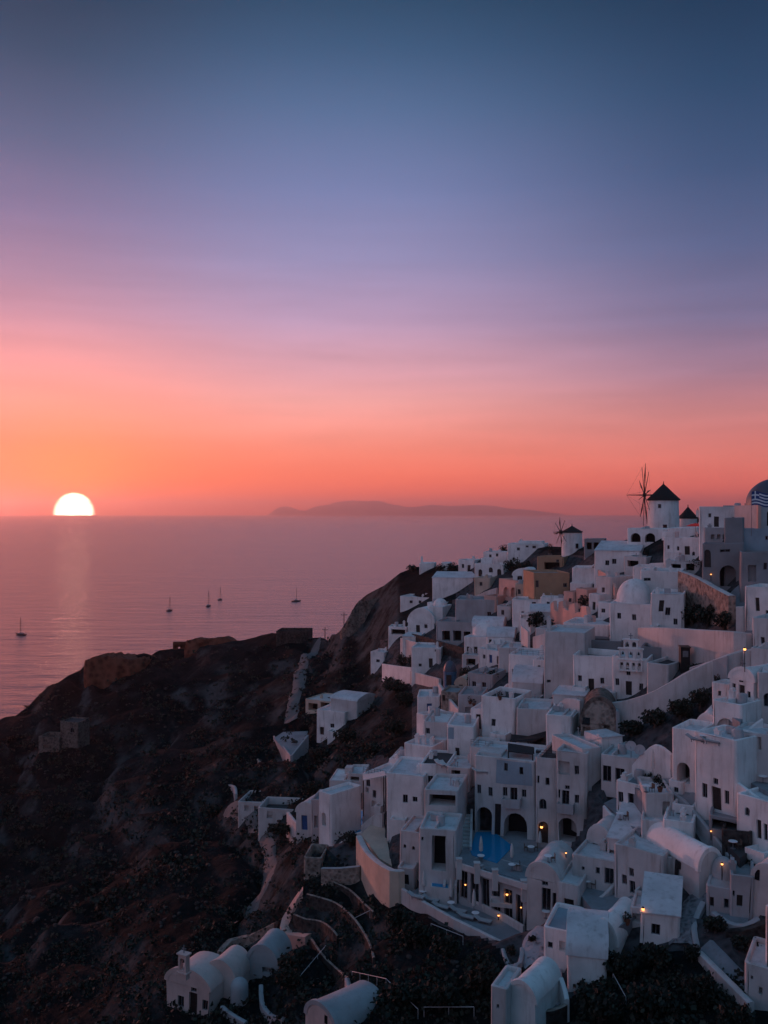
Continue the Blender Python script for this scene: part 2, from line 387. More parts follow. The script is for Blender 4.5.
# hillside: columns by direction, rows by distance, one continuous sheet
def amp(px, py):
    a = 1.6 if px < 330 else 1.6 - 1.35 * min(1, (px - 330) / 60)
    if px > 380 and py < 600: a = .3
    if py > 930 and px > 380: a = max(a, .7)
    return a
PXS = [-420 + 4 * i for i in range(400)]
bm = bmesh.new(); g = []
NR = 250
for px in PXS:
    ry = ridge(px); line = []
    c0 = max(min(px, 1100), -300)
    zt = EYE - (1100 - HY) / F * tD(c0, 1100); d0 = tD(c0, 1100)
    for t in (0.04, .2, .4, .6, .8):
        D = d0 * t; line.append(Vector(((px - 384) / F * D, D, (EYE - 4) + (zt - EYE + 4) * t)))
    for j in range(NR + 1):
        py = 1100 + (ry - 1100) * (j / NR)
        v = P(px, py, tD(px, py)); a = amp(px, py)
        q = Vector((v.x * .03, v.y * .03, 0))
        d = noise.fractal(q, .9, 2.1, 6) * a * 2.2 + (abs(noise.noise(Vector((v.x * .011, v.y * .011, 5)))) - .25) * a * 2.5
        fade = min(1, (NR - j) / 10) if px > 330 else min(1, .55 + (NR - j) / 12)
        gul = 1 - abs(noise.fractal(Vector((v.x * .028 + v.y * .012, v.y * .010 - v.x * .006, 7)), 1, 2, 3)) * 2.2
        d -= max(0, gul) ** 2 * a * 2.6
        st = (v.y * .06 + v.x * .015 + 1.3 * noise.noise(Vector((v.x * .02, v.y * .02, 11)))) % 1.0
        d += (st if st < .8 else (1 - st) * 4) * a * 2.4
        v.z += d * fade
        line.append(v)
    last = line[-1]; az = Vector((last.x, last.y, 0)).normalized()
    jag = noise.noise(Vector((px * .02, 1, 2)))
    if px > 470:
        prof = [(6, .3), (22, -1), (45, -8), (80, -.4), (150, -1.1)]
    else:
        prof = [(2.5, -.6), (5, -5), (9, -12), (22, -.5), (70, -1.1)]
    for dd, dz in prof:
        z = last.z + dz if dd < 50 and dz not in (-.4, -.5) else last.z * (1 + dz)
        v = Vector((last.x, last.y, 0)) + az * (dd * (1 + .2 * jag)); v.z = z
        line.append(v)
    g.append([bm.verts.new(v) for v in line])
for a, b in zip(g, g[1:]):
    for j in range(len(a) - 1):
        f = bm.faces.new((a[j], b[j], b[j + 1], a[j + 1])); v = f.calc_center_median(); f.material_index = 1 if in_village(v) else 0
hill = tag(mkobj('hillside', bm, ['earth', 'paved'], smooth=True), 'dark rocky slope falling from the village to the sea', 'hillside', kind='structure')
from mathutils.bvhtree import BVHTree
HT = BVHTree.FromPolygons([v.co.copy() for v in hill.data.vertices], [tuple(p.vertices) for p in hill.data.polygons])
def drop(x, y, default=None):
    h = HT.ray_cast(Vector((x, y, 400)), Vector((0, 0, -1)))
    return h[0].z if h[0] is not None else (default if default is not None else gz(x, y))
CAM = Vector((0, 0, EYE))
def hit(px, py):
    d = Vector(((px - 384) / F, 1, -(py - HY) / F)).normalized()
    h = HT.ray_cast(CAM, d)
    return h[0].copy() if h[0] is not None else G(px, py)
def strip(name, label, pts, width, mat, lift=.4, cat='path'):
    """a path laid on the hillside through picture points"""
    ctrl = [hit(*p[:2]) for p in pts]; ws = [p[2] if len(p) > 2 else width for p in pts]
    line = []
    for i in range(len(ctrl) - 1):
        p0, p1, p2, p3 = ctrl[max(i - 1, 0)], ctrl[i], ctrl[i + 1], ctrl[min(i + 2, len(ctrl) - 1)]
        m = max(6, int((p2 - p1).length / 1.0))
        for k in range(m):
            t = k / m
            q = .5 * ((2 * p1) + (p2 - p0) * t + (2 * p0 - 5 * p1 + 4 * p2 - p3) * t * t + (3 * p1 - p0 - 3 * p2 + p3) * t ** 3)
            line.append((q, ws[i] + (ws[i + 1] - ws[i]) * t))
    bm = bmesh.new(); rows = []
    for i, (q, wd) in enumerate(line):
        t = (line[min(i + 1, len(line) - 1)][0] - line[max(i - 1, 0)][0]); t.z = 0; t.normalize(); s = Vector((t.y, -t.x, 0))
        row = []
        for k in (-1, -.5, 0, .5, 1):
            wj = wd * .5 * k * (1 + .15 * noise.noise(q * .3 + Vector((k, 0, 0))))
            v = q + s * wj; v.z = drop(v.x, v.y) + lift - (.5 if abs(k) == 1 else 0); row.append(bm.verts.new(v))
        rows.append(row)
    for a, b in zip(rows, rows[1:]):
        for k in range(4): bm.faces.new((a[k], a[k + 1], b[k + 1], b[k]))
    return tag(mkobj(name, bm, mat, smooth=True), label, cat, kind='structure')
strip('track', 'pale dirt track winding down the dark slope', [(318, 640), (306, 656), (300, 675), (296, 692), (293, 705), (291, 725)], 4.2, 'path')
strip('footpath', 'curved stone footpath below the white ruin', [(228, 808), (250, 815), (264, 834), (270, 858), (266, 885), (254, 908), (236, 930)], 2.4, 'path')

# ---------------------------------------------------------------- houses
VILLAGE = 'whitewashed houses of the hillside village'
def arch_pts(u0, u1, zs, zt, n=8):
    c = (u0 + u1) / 2; r = (u1 - u0) / 2
    return [(c - r * math.cos(math.pi * k / n), zs + (zt - zs) * math.sin(math.pi * k / n)) for k in range(n + 1)]
def facade(bm, w, z0, z1, ops, depth_of, top=None):
    """front wall in the plane y = 0 with real recessed openings; ops: (u0, u1, v0, v1, arched, deep)"""
    us = sorted({-w / 2, w / 2} | {o[0] for o in ops} | {o[1] for o in ops}); vs = sorted({z0, z1} | {o[2] for o in ops} | {o[3] for o in ops})
    for a, b in zip(us, us[1:]):
        for c, d in zip(vs, vs[1:]):
            mu, mv = (a + b) / 2, (c + d) / 2
            if any(o[0] < mu < o[1] and o[2] < mv < o[3] for o in ops): continue
            quad(bm, (a, 0, c), (b, 0, c), (b, 0, d), (a, 0, d))
    for u0, u1, v0, v1, arched, deep in ops:
        if arched:
            zs = max(v0 + .05, v1 - (u1 - u0) / 2 * arched); pts = arch_pts(u0, u1, zs, v1)
            for p, q in zip(pts, pts[1:]):
                quad(bm, (p[0], 0, p[1]), (q[0], 0, q[1]), (q[0], 0, v1 + 1e-4), (p[0], 0, v1 + 1e-4)) if max(p[1], q[1]) < v1 or p[1] != q[1] else None
            loop = [(u0, v0)] + pts + [(u1, v0)]
        else:
            loop = [(u0, v0), (u0, v1), (u1, v1), (u1, v0)]
        for p, q in zip(loop, loop[1:] + loop[:1]):
            quad(bm, (p[0], 0, p[1]), (q[0], 0, q[1]), (q[0], deep, q[1]), (p[0], deep, p[1]))
        bm.faces.new([bm.verts.new((p[0], deep, p[1])) for p in loop])
OPS = {  # kind: (arched, recess, part name, panel material, panel depth, frame width)
    'w': (0, .24, 'window', 'glass', .20, .07), 'W': (1, .24, 'window', 'glass', .20, .07),
    'd': (0, .30, 'door', 'wood', .22, 0), 'A': (1, .30, 'door', 'wood', .22, 0),
    'b': (0, .26, 'door', 'blue', .20, 0), 'g': (0, .30, 'glass_door', 'glass', .26, .08),
    'o': (0, 2.2, 'doorway', 'black', 2.15, 0), 'a': (1, 2.4, 'doorway', 'black', 2.3, 0), 'n': (1, .7, None, None, 0, 0), 'N': (0, .6, None, None, 0, 0),  # black back panels: shade of deep porches and arches put in as colour
    'p': (0, .10, 'wall_panel', 'teal', .03, 0)}
HOUSES = []
def house(label, x0, x1, yt, yb, ops='', dep=6.0, yaw=18, roof='flat', mat='white', rmat=None, D=None, cat='house', name='house',
          rise=None, ex='', group=VILLAGE, par=.35, rot_dep=None, arch=1.0, seed=None):
    global WOB
    WOB = Vector((x0 * .37, yt * .21, D_ if (D_ := yb * .11) else 0))
    rnd = random.Random(seed if seed is not None else int(x0 * 7 + yt * 13))
    xc = (x0 + x1) / 2; D = D or (hit(xc, yb).y if xc < 345 else tD(xc, yb))
    if abs(yaw) < 40 and xc > 430: yaw += .85 * math.degrees(math.atan((xc - 384) / F))
    a = R(yaw); C = P(xc, yt, D); zb0 = P(xc, yb, D).z; h = C.z - zb0
    xk = (xc - 384) / F
    wd = (x1 - x0) * D / F / max(.35, math.cos(a) + xk * math.sin(a))
    nx = Vector((math.cos(a), -math.sin(a), 0)); ny = Vector((math.sin(a), math.cos(a), 0))
    fp = [C + nx * s * wd / 2 + ny * t for s in (-1, 0, 1) for t in (0, dep)]
    zmin = min(min(drop(p.x, p.y, zb0), gz(p.x, p.y)) for p in fp)
    base = min(zb0, zmin) - .6
    root = empty(name, (C.x, C.y, zb0), -a, label, cat, group)
    Z0 = base - zb0; Z1 = h; w2 = wd / 2
    # openings from picture points
    nrm = Vector((-math.sin(a), -math.cos(a), 0)); o0 = Vector((C.x, C.y, zb0)); lst = []
    if not ops and not any(q in label for q in ('blank', 'plain', 'roofless', 'vault', 'tower', 'tiny')) and wd > 3 and h > 2.6 and mat != 'grey':
        toks = ['%s%.1f,%.1f,%.1f,%.1f' % (rnd.choice('wwwdW'), x0 + (x1 - x0) * q, yt + (yb - yt) * rnd.uniform(.42, .6), .75 / D * F, rnd.choice((1.0, 1.1, 1.9)) / D * F) for q in ((rnd.uniform(.2, .36), rnd.uniform(.58, .8)) if wd > 4.2 else (rnd.uniform(.35, .65),))]
        ops = ' '.join(toks)
    for tok in ops.split():
        k, rest = tok[0], [float(v) for v in tok[1:].split(',')]
        px, py, wp, hp = rest; d = Vector(((px - 384) / F, 1, -(py - HY) / F))
        t = nrm.dot(o0 - CAM) / nrm.dot(d); q = CAM + d * t - o0
        u, v = q.dot(nx), q.z; hw, hh = wp * t / F / 2 / max(.45, math.cos(a) + (px - 384) / F * math.sin(a)), hp * t / F / 2
        u0, u1 = max(-w2 + .12, u - hw), min(w2 - .12, u + hw); v0, v1 = max(Z0 + .1, v - hh), min(Z1 - (.3 if roof == 'flat' else .12), v + hh)
        if u1 - u0 > .18 and v1 - v0 > .25: lst.append((k, u0, u1, v0, v1))
    holes = []
    for i, (k, u0, u1, v0, v1) in enumerate(lst):   # trim overlaps
        for (_, b0, b1, c0, c1, *_) in [(0,) + hlo for hlo in holes]:
            if u0 < b1 and b0 < u1 and v0 < c1 and c0 < v1:
                if u0 > (b0 + b1) / 2: u0 = b1 + .06
                elif u1 < (b0 + b1) / 2: u1 = b0 - .06
                elif v0 > (c0 + c1) / 2: v0 = c1 + .06
                elif v1 < (c0 + c1) / 2 or True: v1 = min(v1, c0 - .06)
        if u1 - u0 < .15 or v1 - v0 < .2: continue
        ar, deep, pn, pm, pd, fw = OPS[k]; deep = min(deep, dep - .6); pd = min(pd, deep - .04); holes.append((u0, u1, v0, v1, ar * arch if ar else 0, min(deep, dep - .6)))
        if not pn: continue
        bm = bmesh.new(); zs = v1 - (u1 - u0) / 2 * ar if ar else v1
        loop = [(u0, v0)] + (arch_pts(u0, u1, max(v0 + .05, zs), v1) if ar else [(u0, v1), (u1, v1)]) + [(u1, v0)]
        if fw:
            cu, cv = (u0 + u1) / 2, (v0 + v1) / 2
            inn = [(cu + (p[0] - cu) * (1 - 2 * fw / (u1 - u0)), cv + (p[1] - cv) * (1 - 2 * fw / (v1 - v0))) for p in loop]
            for j in range(len(loop)):
                p, q, r_, s_ = loop[j], loop[(j + 1) % len(loop)], inn[(j + 1) % len(loop)], inn[j]
                quad(bm, (p[0], pd - .05, p[1]), (q[0], pd - .05, q[1]), (r_[0], pd - .05, r_[1]), (s_[0], pd - .05, s_[1]))
                quad(bm, (s_[0], pd - .05, s_[1]), (r_[0], pd - .05, r_[1]), (r_[0], pd + .02, r_[1]), (s_[0], pd + .02, s_[1]))
            if u1 - u0 > .5: box(bm, cu - .025, cu + .025, pd - .04, pd + .01, v0 + fw, v1 - fw)
            fo = mkobj(pn, bm, 'frame', root)
            bm = bmesh.new(); bm.faces.new([bm.verts.new((p[0], pd, p[1])) for p in inn]); mkobj('pane', bm, pm, fo)
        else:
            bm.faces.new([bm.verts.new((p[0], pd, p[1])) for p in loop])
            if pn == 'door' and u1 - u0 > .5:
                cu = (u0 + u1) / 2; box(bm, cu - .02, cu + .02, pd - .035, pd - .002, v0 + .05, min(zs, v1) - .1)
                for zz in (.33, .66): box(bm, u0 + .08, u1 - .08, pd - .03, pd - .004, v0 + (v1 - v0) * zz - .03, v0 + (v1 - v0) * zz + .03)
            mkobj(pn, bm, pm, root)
    # the walls
    bm = bmesh.new(); rc = min(.28, wd * .12); hwall = Z1
    if roof == 'vault':
        rise = rise if rise is not None else min(w2, h * .6); hwall = Z1 - rise
    lo = [hh for hh in holes if hh[3] <= hwall - .02]; hi = [hh for hh in holes if hh[3] > hwall - .02]
    if roof == 'vault':
        fac_top = hwall
        lo = []; 
        for hh in holes:
            lo.append((hh[0], hh[1], hh[2], min(hh[3], hwall - .03), hh[4] if hh[3] <= hwall else 0, hh[5])) if hh[2] < hwall - .3 else None
        lo = [q for q in lo if q[3] - q[2] > .2]
    facade(bm, wd - 2 * rc if roof != 'vault' else wd, Z0, hwall, [(max(q[0], -w2 + rc + .02) if roof != 'vault' else q[0], min(q[1], w2 - rc - .02) if roof != 'vault' else q[1], *q[2:]) for q in (lo if roof == 'vault' else holes)], None)
    def wall_loop(pl, za, zb_):
        for p, q in zip(pl, pl[1:]): quad(bm, (*p, za), (*q, za), (*q, zb_), (*p, zb_))
    if roof == 'vault':
        wall_loop([(w2, 0), (w2, dep), (-w2, dep), (-w2, 0)], Z0, hwall)
        arc = arch_pts(-w2, w2, hwall, Z1, 14)
        for yy, flip in ((0, 1), (dep, -1)): bm.faces.new([bm.verts.new((p[0], yy, p[1])) for p in (arc if flip > 0 else arc[::-1])])
        mkobj('wall', bm, mat, root)
        bm = bmesh.new(); lip = .10 if h < 3 else .16
        o2 = [(p[0] * (1 + .03), hwall + (p[1] - hwall) * 1.03 + .03) for p in arc]
        ys = [-.05, .35, .36, dep * .35, dep * .7, dep + .05]; rings = []
        for yy in ys:
            s = lip if yy < .355 else 0
            rings.append([bm.verts.new((p[0] * (1 + s / w2), yy, p[1] + s * .8 * math.sin(math.pi * i / 14))) for i, p in enumerate(o2)])
        for r1, r2 in zip(rings, rings[1:]):
            for i in range(len(r1) - 1): bm.faces.new((r1[i], r1[i + 1], r2[i + 1], r2[i]))
        inner = [bm.verts.new((p[0] * .9, -.05, hwall + (p[1] - hwall) * .9)) for p in arc]
        for i in range(len(inner) - 1): bm.faces.new((rings[0][i], rings[0][i + 1], inner[i + 1], inner[i]))
        mkobj('vault_roof', bm, rmat or mat, root, 'a')
        # small openings drawn into the lunette get a dark recessed oculus
        for hh in holes:
            if hh[2] >= hwall - .3:
                b2 = bmesh.new(); box(b2, hh[0], hh[1], -.03, .02, hh[2], hh[3]); mkobj('oculus', b2, 'glass', root)
    else:
        n = 5
        cor = []
        for (cx, cy, a0) in ((w2 - rc, rc, -90), (w2 - rc, dep - rc, 0), (-w2 + rc, dep - rc, 90), (-w2 + rc, rc, 180)):
            cor += [(cx + rc * math.cos(R(a0 + 90 * k / n)), cy + rc * math.sin(R(a0 + 90 * k / n))) for k in range(n + 1)]
        wall_loop(cor, Z0, hwall)
        full = cor
        t = .28
        def inset(pl, d): return [(min(max(p[0], -w2), w2) * (1 - d / w2), dep / 2 + (p[1] - dep / 2) * (1 - d / (dep / 2))) for p in pl]
        if roof in ('flat', 'dome'):
            pr = par if roof == 'flat' else .08
            lv = [(0, hwall), (.07, hwall + .06), (t - .05, hwall + .05), (t, hwall - .02), (t, hwall - pr)]
            rings = [[bm.verts.new((*p, z)) for p in inset(full, d)] for d, z in lv]
            for r1, r2 in zip(rings, rings[1:]):
                m = len(r1)
                for i in range(m): bm.faces.new((r1[i], r1[(i + 1) % m], r2[(i + 1) % m], r2[i]))
            mkobj('wall', bm, mat, root, 'a')
            bm = bmesh.new(); bm.faces.new([bm.verts.new((*p, hwall - pr - .004)) for p in inset(full, t - .01)])
            mkobj('roof', bm, rmat or ('roofw' if mat in ('white', 'white2') else 'roofg'), root)
            if roof == 'dome':
                r = min(w2, dep / 2) * .86; dz = rise or r * .95
                bm = bmesh.new(); lathe(bm, [(r * 1.03, hwall - .2), (r * 1.03, hwall + .25), (r, hwall + .26)] + [(r * math.cos(R(k * 9)), hwall + .26 + dz * math.sin(R(k * 9))) for k in range(1, 10)] + [(0, hwall + .26 + dz)], 28, (0, dep / 2))
                mkobj('dome', bm, rmat or mat, root, 'a')
        elif roof in ('xvault', 'shed', 'gable', 'rshed'):
            mkobj('wall', bm, mat, root, 'a'); bm = bmesh.new()
            rz = rise if rise is not None else (dep * .38 if roof == 'xvault' else dep * .18)
            if roof == 'xvault': prof = [(dep / 2 - (dep / 2 + .12) * math.cos(R(180 * k / 12)), hwall + rz * math.sin(R(180 * k / 12))) for k in range(13)]
            elif roof == 'shed': prof = [(-.1, hwall), (-.1, hwall + .12), (dep + .1, hwall + rz + .12), (dep + .1, hwall)]
            elif roof == 'rshed': prof = [(-.1, hwall), (-.1, hwall + rz + .12), (dep + .1, hwall + .12), (dep + .1, hwall)]
            else: prof = [(-.15, hwall), (dep / 2, hwall + rz), (dep + .15, hwall)]
            ex_ = .08; r1 = [bm.verts.new((-w2 - ex_, *p)) for p in prof]; r2 = [bm.verts.new((w2 + ex_, *p)) for p in prof]
            m = len(prof)
            for i in range(m): bm.faces.new((r1[i], r1[(i + 1) % m], r2[(i + 1) % m], r2[i]))
            bm.faces.new(r1); bm.faces.new(r2[::-1])
            mkobj('roof' if roof != 'xvault' else 'vault_roof', bm, rmat or 'roofw', root, 'a')
    if h > 4.2 and wd > 4 and roof == 'flat' and mat in ('white', 'white2') and not any(q in label for q in ('blank', 'plain', 'hotel', 'pavilion', 'arch')) and rnd.random() < .8:
        for _ in range(8):      # low terrace block before the front where no opening is covered
            aw = wd * rnd.uniform(.22, .5); ax = rnd.uniform(-w2 + .1, w2 - aw - .1); ah = h * rnd.uniform(.22, .5)
            if not any(hh[0] < ax + aw + .1 and hh[1] > ax - .1 and hh[2] < ah + .2 for hh in holes):
                bm = bmesh.new(); ad = rnd.uniform(1.0, 2.2); box(bm, ax, ax + aw, -ad, -.003, Z0, ah - .5)
                box(bm, ax, ax + aw, -ad, -ad + .22, ah - .499, ah); box(bm, ax, ax + .22, -ad + .221, -.003, ah - .499, ah); box(bm, ax + aw - .22, ax + aw, -ad + .221, -.003, ah - .499, ah)
                mkobj('front_terrace', bm, mat, root); break
    top = Z1 - (par if roof == 'flat' else 0)
    # roof furniture
    if not ex and roof == 'flat' and mat in ('white', 'white2', 'white3', 'cream') and wd > 3 and par < .8:
        ex = ' '.join(rnd.sample(['ch,%.2f,%.2f,%.2f' % (rnd.uniform(.12, .88), rnd.uniform(.3, .8), rnd.uniform(.3, .9)), 'ac,%.2f,%.2f' % (rnd.uniform(.2, .8), rnd.uniform(.5, .85)), 'tank,%.2f,%.2f' % (rnd.uniform(.15, .85), rnd.uniform(.4, .8)),
                                  'low,%.2f' % rnd.uniform(.3, .7), 'tube,%.2f,%.2f' % (rnd.uniform(.15, .85), rnd.uniform(.2, .8)), 'ch,%.2f,%.2f,%.2f' % (rnd.uniform(.1, .9), rnd.uniform(.1, .5), rnd.uniform(.1, .5))], rnd.choice((2, 2, 3))))
    for tok in ex.split():
        k, *v = tok.split(','); v = [float(q) for q in v]
        if k == 'ch':      # chimney u, depth, height
            bm = bmesh.new(); x, y, hh = v[0] * wd - w2, v[1] * dep, v[2]; ztop = Z1 + hh
            box(bm, x - .28, x + .28, y - .28, y + .28, top - .2, ztop); box(bm, x - .34, x + .34, y - .34, y + .34, ztop, ztop + .1); box(bm, x - .16, x + .16, y - .35, y + .35, ztop + .1, ztop + .38)
            mkobj('chimney', bm, mat if mat != 'stone' else 'white2', root)
        elif k == 'tank':
            bm = bmesh.new(); x, y = v[0] * wd - w2, v[1] * dep; lathe(bm, [(.5, top), (.5, top + 1.0), (.42, top + 1.15), (0, top + 1.2)], 14, (x, y)); mkobj('water_tank', bm, 'white3', root, 'a')
        elif k == 'ac':
            bm = bmesh.new(); x, y = v[0] * wd - w2, v[1] * dep; box(bm, x - .45, x + .45, y - .2, y + .2, top + .05, top + .75); mkobj('air_conditioner', bm, 'white3', root)
        elif k == 'box':    # stair head / roof room: u, depth, w, d, h
            bm = bmesh.new(); x, y = v[0] * wd - w2, v[1] * dep; box(bm, x - v[2] / 2, x + v[2] / 2, y, y + v[3], top - .1, top + v[4]); mkobj('roof_room', bm, mat, root)
        elif k == 'pan':    # painted panel standing a little proud, with the windows left open
            bm = bmesh.new(); xa, xb, za, zb_ = v[0] * wd - w2, v[1] * wd - w2, v[2], v[3]
            us = sorted({xa, xb} | {q for hh in holes for q in hh[:2] if xa < q < xb}); vs_ = sorted({za, zb_} | {q for hh in holes for q in hh[2:4] if za < q < zb_})
            for p, q in zip(us, us[1:]):
                for r_, s_ in zip(vs_, vs_[1:]):
                    if not any(hh[0] < (p + q) / 2 < hh[1] and hh[2] < (r_ + s_) / 2 < hh[3] for hh in holes): quad(bm, (p, -.03, r_), (q, -.03, r_), (q, -.03, s_), (p, -.03, s_))
            mkobj('wall_panel', bm, 'teal', root)
        elif k == 'low':    # low dividing wall across the roof
            bm = bmesh.new(); x = v[0] * wd - w2; box(bm, x - .1, x + .1, .285, dep - .285, top + .002, Z1 + .25); mkobj('roof_divider', bm, mat, root)
        elif k == 'tube':   # vent pipes
            bm = bmesh.new(); x, y = v[0] * wd - w2, v[1] * dep
            for dx in (0, .35): tube(bm, [(x + dx, y, top), (x + dx, y, top + .9 - dx)], .07, 6); lathe(bm, [(.14, top + .9 - dx), (.12, top + 1.02 - dx), (0, top + 1.06 - dx)], 8, (x + dx, y))
            mkobj('vent_pipe', bm, 'white3', root)
        elif k == 'rail':   # roof terrace railing along the front
            bm = bmesh.new()
            for i in range(int(wd / .9) + 1): x = -w2 + .15 + i * (wd - .3) / max(1, int(wd / .9)); box(bm, x - .025, x + .025, .1, .15, Z1, Z1 + .95)
            for zz in (.35, .65, .95): box(bm, -w2 + .1, w2 - .1, .105, .145, Z1 + zz - .02, Z1 + zz + .02)
            mkobj('roof_railing', bm, 'black' if v and v[0] else 'frame', root)
        elif k == 'bal':    # balcony u0 u1 z : projecting slab and parapet
            bm = bmesh.new(); xa, xb, zz = v[0] * wd - w2, v[1] * wd - w2, v[2]
            box(bm, xa, xb, -1.1, -.01, zz - .15, zz); box(bm, xa, xb, -1.1, -.98, zz, zz + .95); box(bm, xa, xa + .1, -.98, -.01, zz, zz + .95); box(bm, xb - .1, xb, -.98, -.01, zz, zz + .95)
            mkobj('balcony', bm, 'white3' if len(v) < 4 else 'black', root)
        elif k == 'cross':
            bm = bmesh.new(); x, y, z = v[0] * wd - w2, v[1] * dep, Z1 + v[2]; box(bm, x - .05, x + .05, y - .05, y + .05, z - .3, z + 1.0); box(bm, x - .32, x + .32, y - .05, y + .05, z + .5, z + .62); mkobj('cross', bm, 'frame', root)
        elif k == 'pier':   # buttress strip on the facade
            bm = bmesh.new(); x = v[0] * wd - w2; box(bm, x - .25, x + .25, -.35, -.004, Z0, Z1 - .4); mkobj('buttress', bm, mat, root)
    WOB = None
    HOUSES.append((label, xc, yt, yb, D, h, wd))
    return root
# ---------------------------------------------------------------- free walls, stairs, floors
def wall(label, pts, th=.4, mat='white', h=None, name='garden_wall', cat='wall', cope=None, below=1.0, group=None, lin=False):
    """wall through picture points (px, py_top [, py_foot]); foot row gives the ground it stands on"""
    W = []
    for p in pts:
        px, pt = p[0], p[1]; pf = p[2] if len(p) > 2 else pt + 6
        D = p[3] if len(p) > 3 else (hit(px, pf).y if (py_low := (pf > 880 and px < 420)) else tD(px, pf)); v = P(px, pt, D); f = P(px, pf, D).z; W.append((v, f))
    line = []
    for i in range(len(W) - 1):
        p0, p1, p2, p3 = W[max(i - 1, 0)], W[i], W[i + 1], W[min(i + 2, len(W) - 1)]
        m = max(2, int((p2[0] - p1[0]).length / 1.5)) if len(W) > 2 and not lin else 1
        for k in range(m):
            t = k / m; c = lambda a, b, c_, d: .5 * ((2 * b) + (c_ - a) * t + (2 * a - 5 * b + 4 * c_ - d) * t * t + (3 * b - a - 3 * c_ + d) * t ** 3)
            line.append((c(p0[0], p1[0], p2[0], p3[0]), c(p0[1], p1[1], p2[1], p3[1])))
    line.append(W[-1])
    bm = bmesh.new(); A = []; org = sum((q[0] for q in line), Vector()) / len(line)
    for i, (v, f) in enumerate(line):
        t = line[min(i + 1, len(line) - 1)][0] - line[max(i - 1, 0)][0]; t.z = 0; t.normalize(); s = Vector((t.y, -t.x, 0)) * th / 2
        zb = min(f, drop(v.x, v.y, f)) - below
        ring = [v - s, v - s * .55 + Vector((0, 0, .07)), v + s * .55 + Vector((0, 0, .07)), v + s]
        lo = [Vector((v.x + s.x, v.y + s.y, zb)), Vector((v.x - s.x, v.y - s.y, zb))]
        A.append([bm.verts.new(q - org) for q in ring + lo])
    for a, b in zip(A, A[1:]):
        for k in range(6):
            f = bm.faces.new((a[k], a[(k + 1) % 6], b[(k + 1) % 6], b[k])); f.material_index = 1 if cope and k in (0, 1, 2) else 0
    bm.faces.new(A[0]); bm.faces.new(A[-1][::-1])
    o = mkobj(name, bm, [mat, cope] if cope else mat, None, 'a'); o.location = org
    return tag(o, label, cat, group)
PADS = []
def floor(label, pts, z=None, mat='floor', row=None, thick=None, name='terrace', cat='terrace', D0=None, kind=None, basin=False):
    """level floor through picture points, down to the ground"""
    if z is None:
        zz = sorted(P(p[0], p[1], tD(*p)).z for p in pts); z = zz[len(zz) // 2] + .15
    if basin:
        cx = sum(p[0] for p in pts) / len(pts); cy = sum(p[1] for p in pts) / len(pts)
        o, _ = floor(label, [(cx + (p[0] - cx) * 1.16, cy + (p[1] - cy) * 1.12) for p in pts], z, 'white2', name=name, cat=cat)
        V = [PZ(px, py, z + .03) - o.location for px, py in pts]; bm = bmesh.new(); bm.faces.new([bm.verts.new(v) for v in V]); mkobj('water', bm, mat, o)
        return o, z
    V = [PZ(px, py, z) for px, py in pts]; org = sum(V, Vector()) / len(V); bm = bmesh.new()
    zb = min(drop(v.x, v.y, z) for v in V) - .8 if thick is None else z - thick
    zb = min(zb, z - .2)
    PADS.append(([(v.x, v.y) for v in V], z))
    t = [bm.verts.new(v - org) for v in V]; b = [bm.verts.new(Vector((v.x, v.y, zb)) - org) for v in V]
    bm.faces.new(t); bm.faces.new(b[::-1])
    for i in range(len(t)): bm.faces.new((t[i], t[(i + 1) % len(t)], b[(i + 1) % len(t)], b[i]))
    o = mkobj(name, bm, mat); o.location = org
    return tag(o, label, cat, None, kind), z
def stairs(label, bot, top_, width, mat='white2', D=None, Dt=None, side=True, smat='white2'):
    a = P(*bot, D) if D else G(*bot); b = P(*top_, Dt) if Dt else G(*top_)
    d = b - a; run = Vector((d.x, d.y, 0)); ln = max(run.length, .5); t = run / ln if run.length > .01 else Vector((0, 1, 0)); s = Vector((t.y, -t.x, 0))
    n = max(3, min(60, int(abs(d.z) / .19))); bm = bmesh.new(); rx = ln / n; rz = d.z / n
    for i in range(n):
        z = rz * (i + 1)
        zb = min(-1.0, rz * i - 3)
        for (x0, x1, w0, w1, z0, z1) in ((rx * i, rx * (i + 1), -width / 2, width / 2, zb, z),):
            q = [t * x + s * w_ + Vector((0, 0, zz)) for zz in (z0, z1) for w_ in (w0, w1) for x in (x0, x1)]
            vs = [bm.verts.new(p) for p in q]
            for ii in ((4, 5, 7, 6), (0, 2, 6, 4), (0, 1, 5, 4), (2, 3, 7, 6), (1, 3, 7, 5)): bm.faces.new([vs[k] for k in ii])
    root = empty('stairs', a, 0, label, 'stairs'); mkobj('steps', bm, mat, root)
    if side:
        for sg in (-1, 1):
            bm = bmesh.new(); w0 = width / 2 * sg; w1 = (width / 2 + .28) * sg
            q = [t * x + s * ww + Vector((0, 0, zz)) for (x, zz) in ((-.3, -2.5), (ln, d.z - 3.5), (ln, d.z + .6), (-.3, .75)) for ww in (w0, w1)]
            vs = [bm.verts.new(p) for p in q]
            for ii in ((0, 2, 4, 6), (1, 3, 5, 7), (0, 1, 3, 2), (2, 3, 5, 4), (4, 5, 7, 6), (6, 7, 1, 0)): bm.faces.new([vs[k] for k in ii])
            mkobj('side_wall', bm, smat, root)
    return root

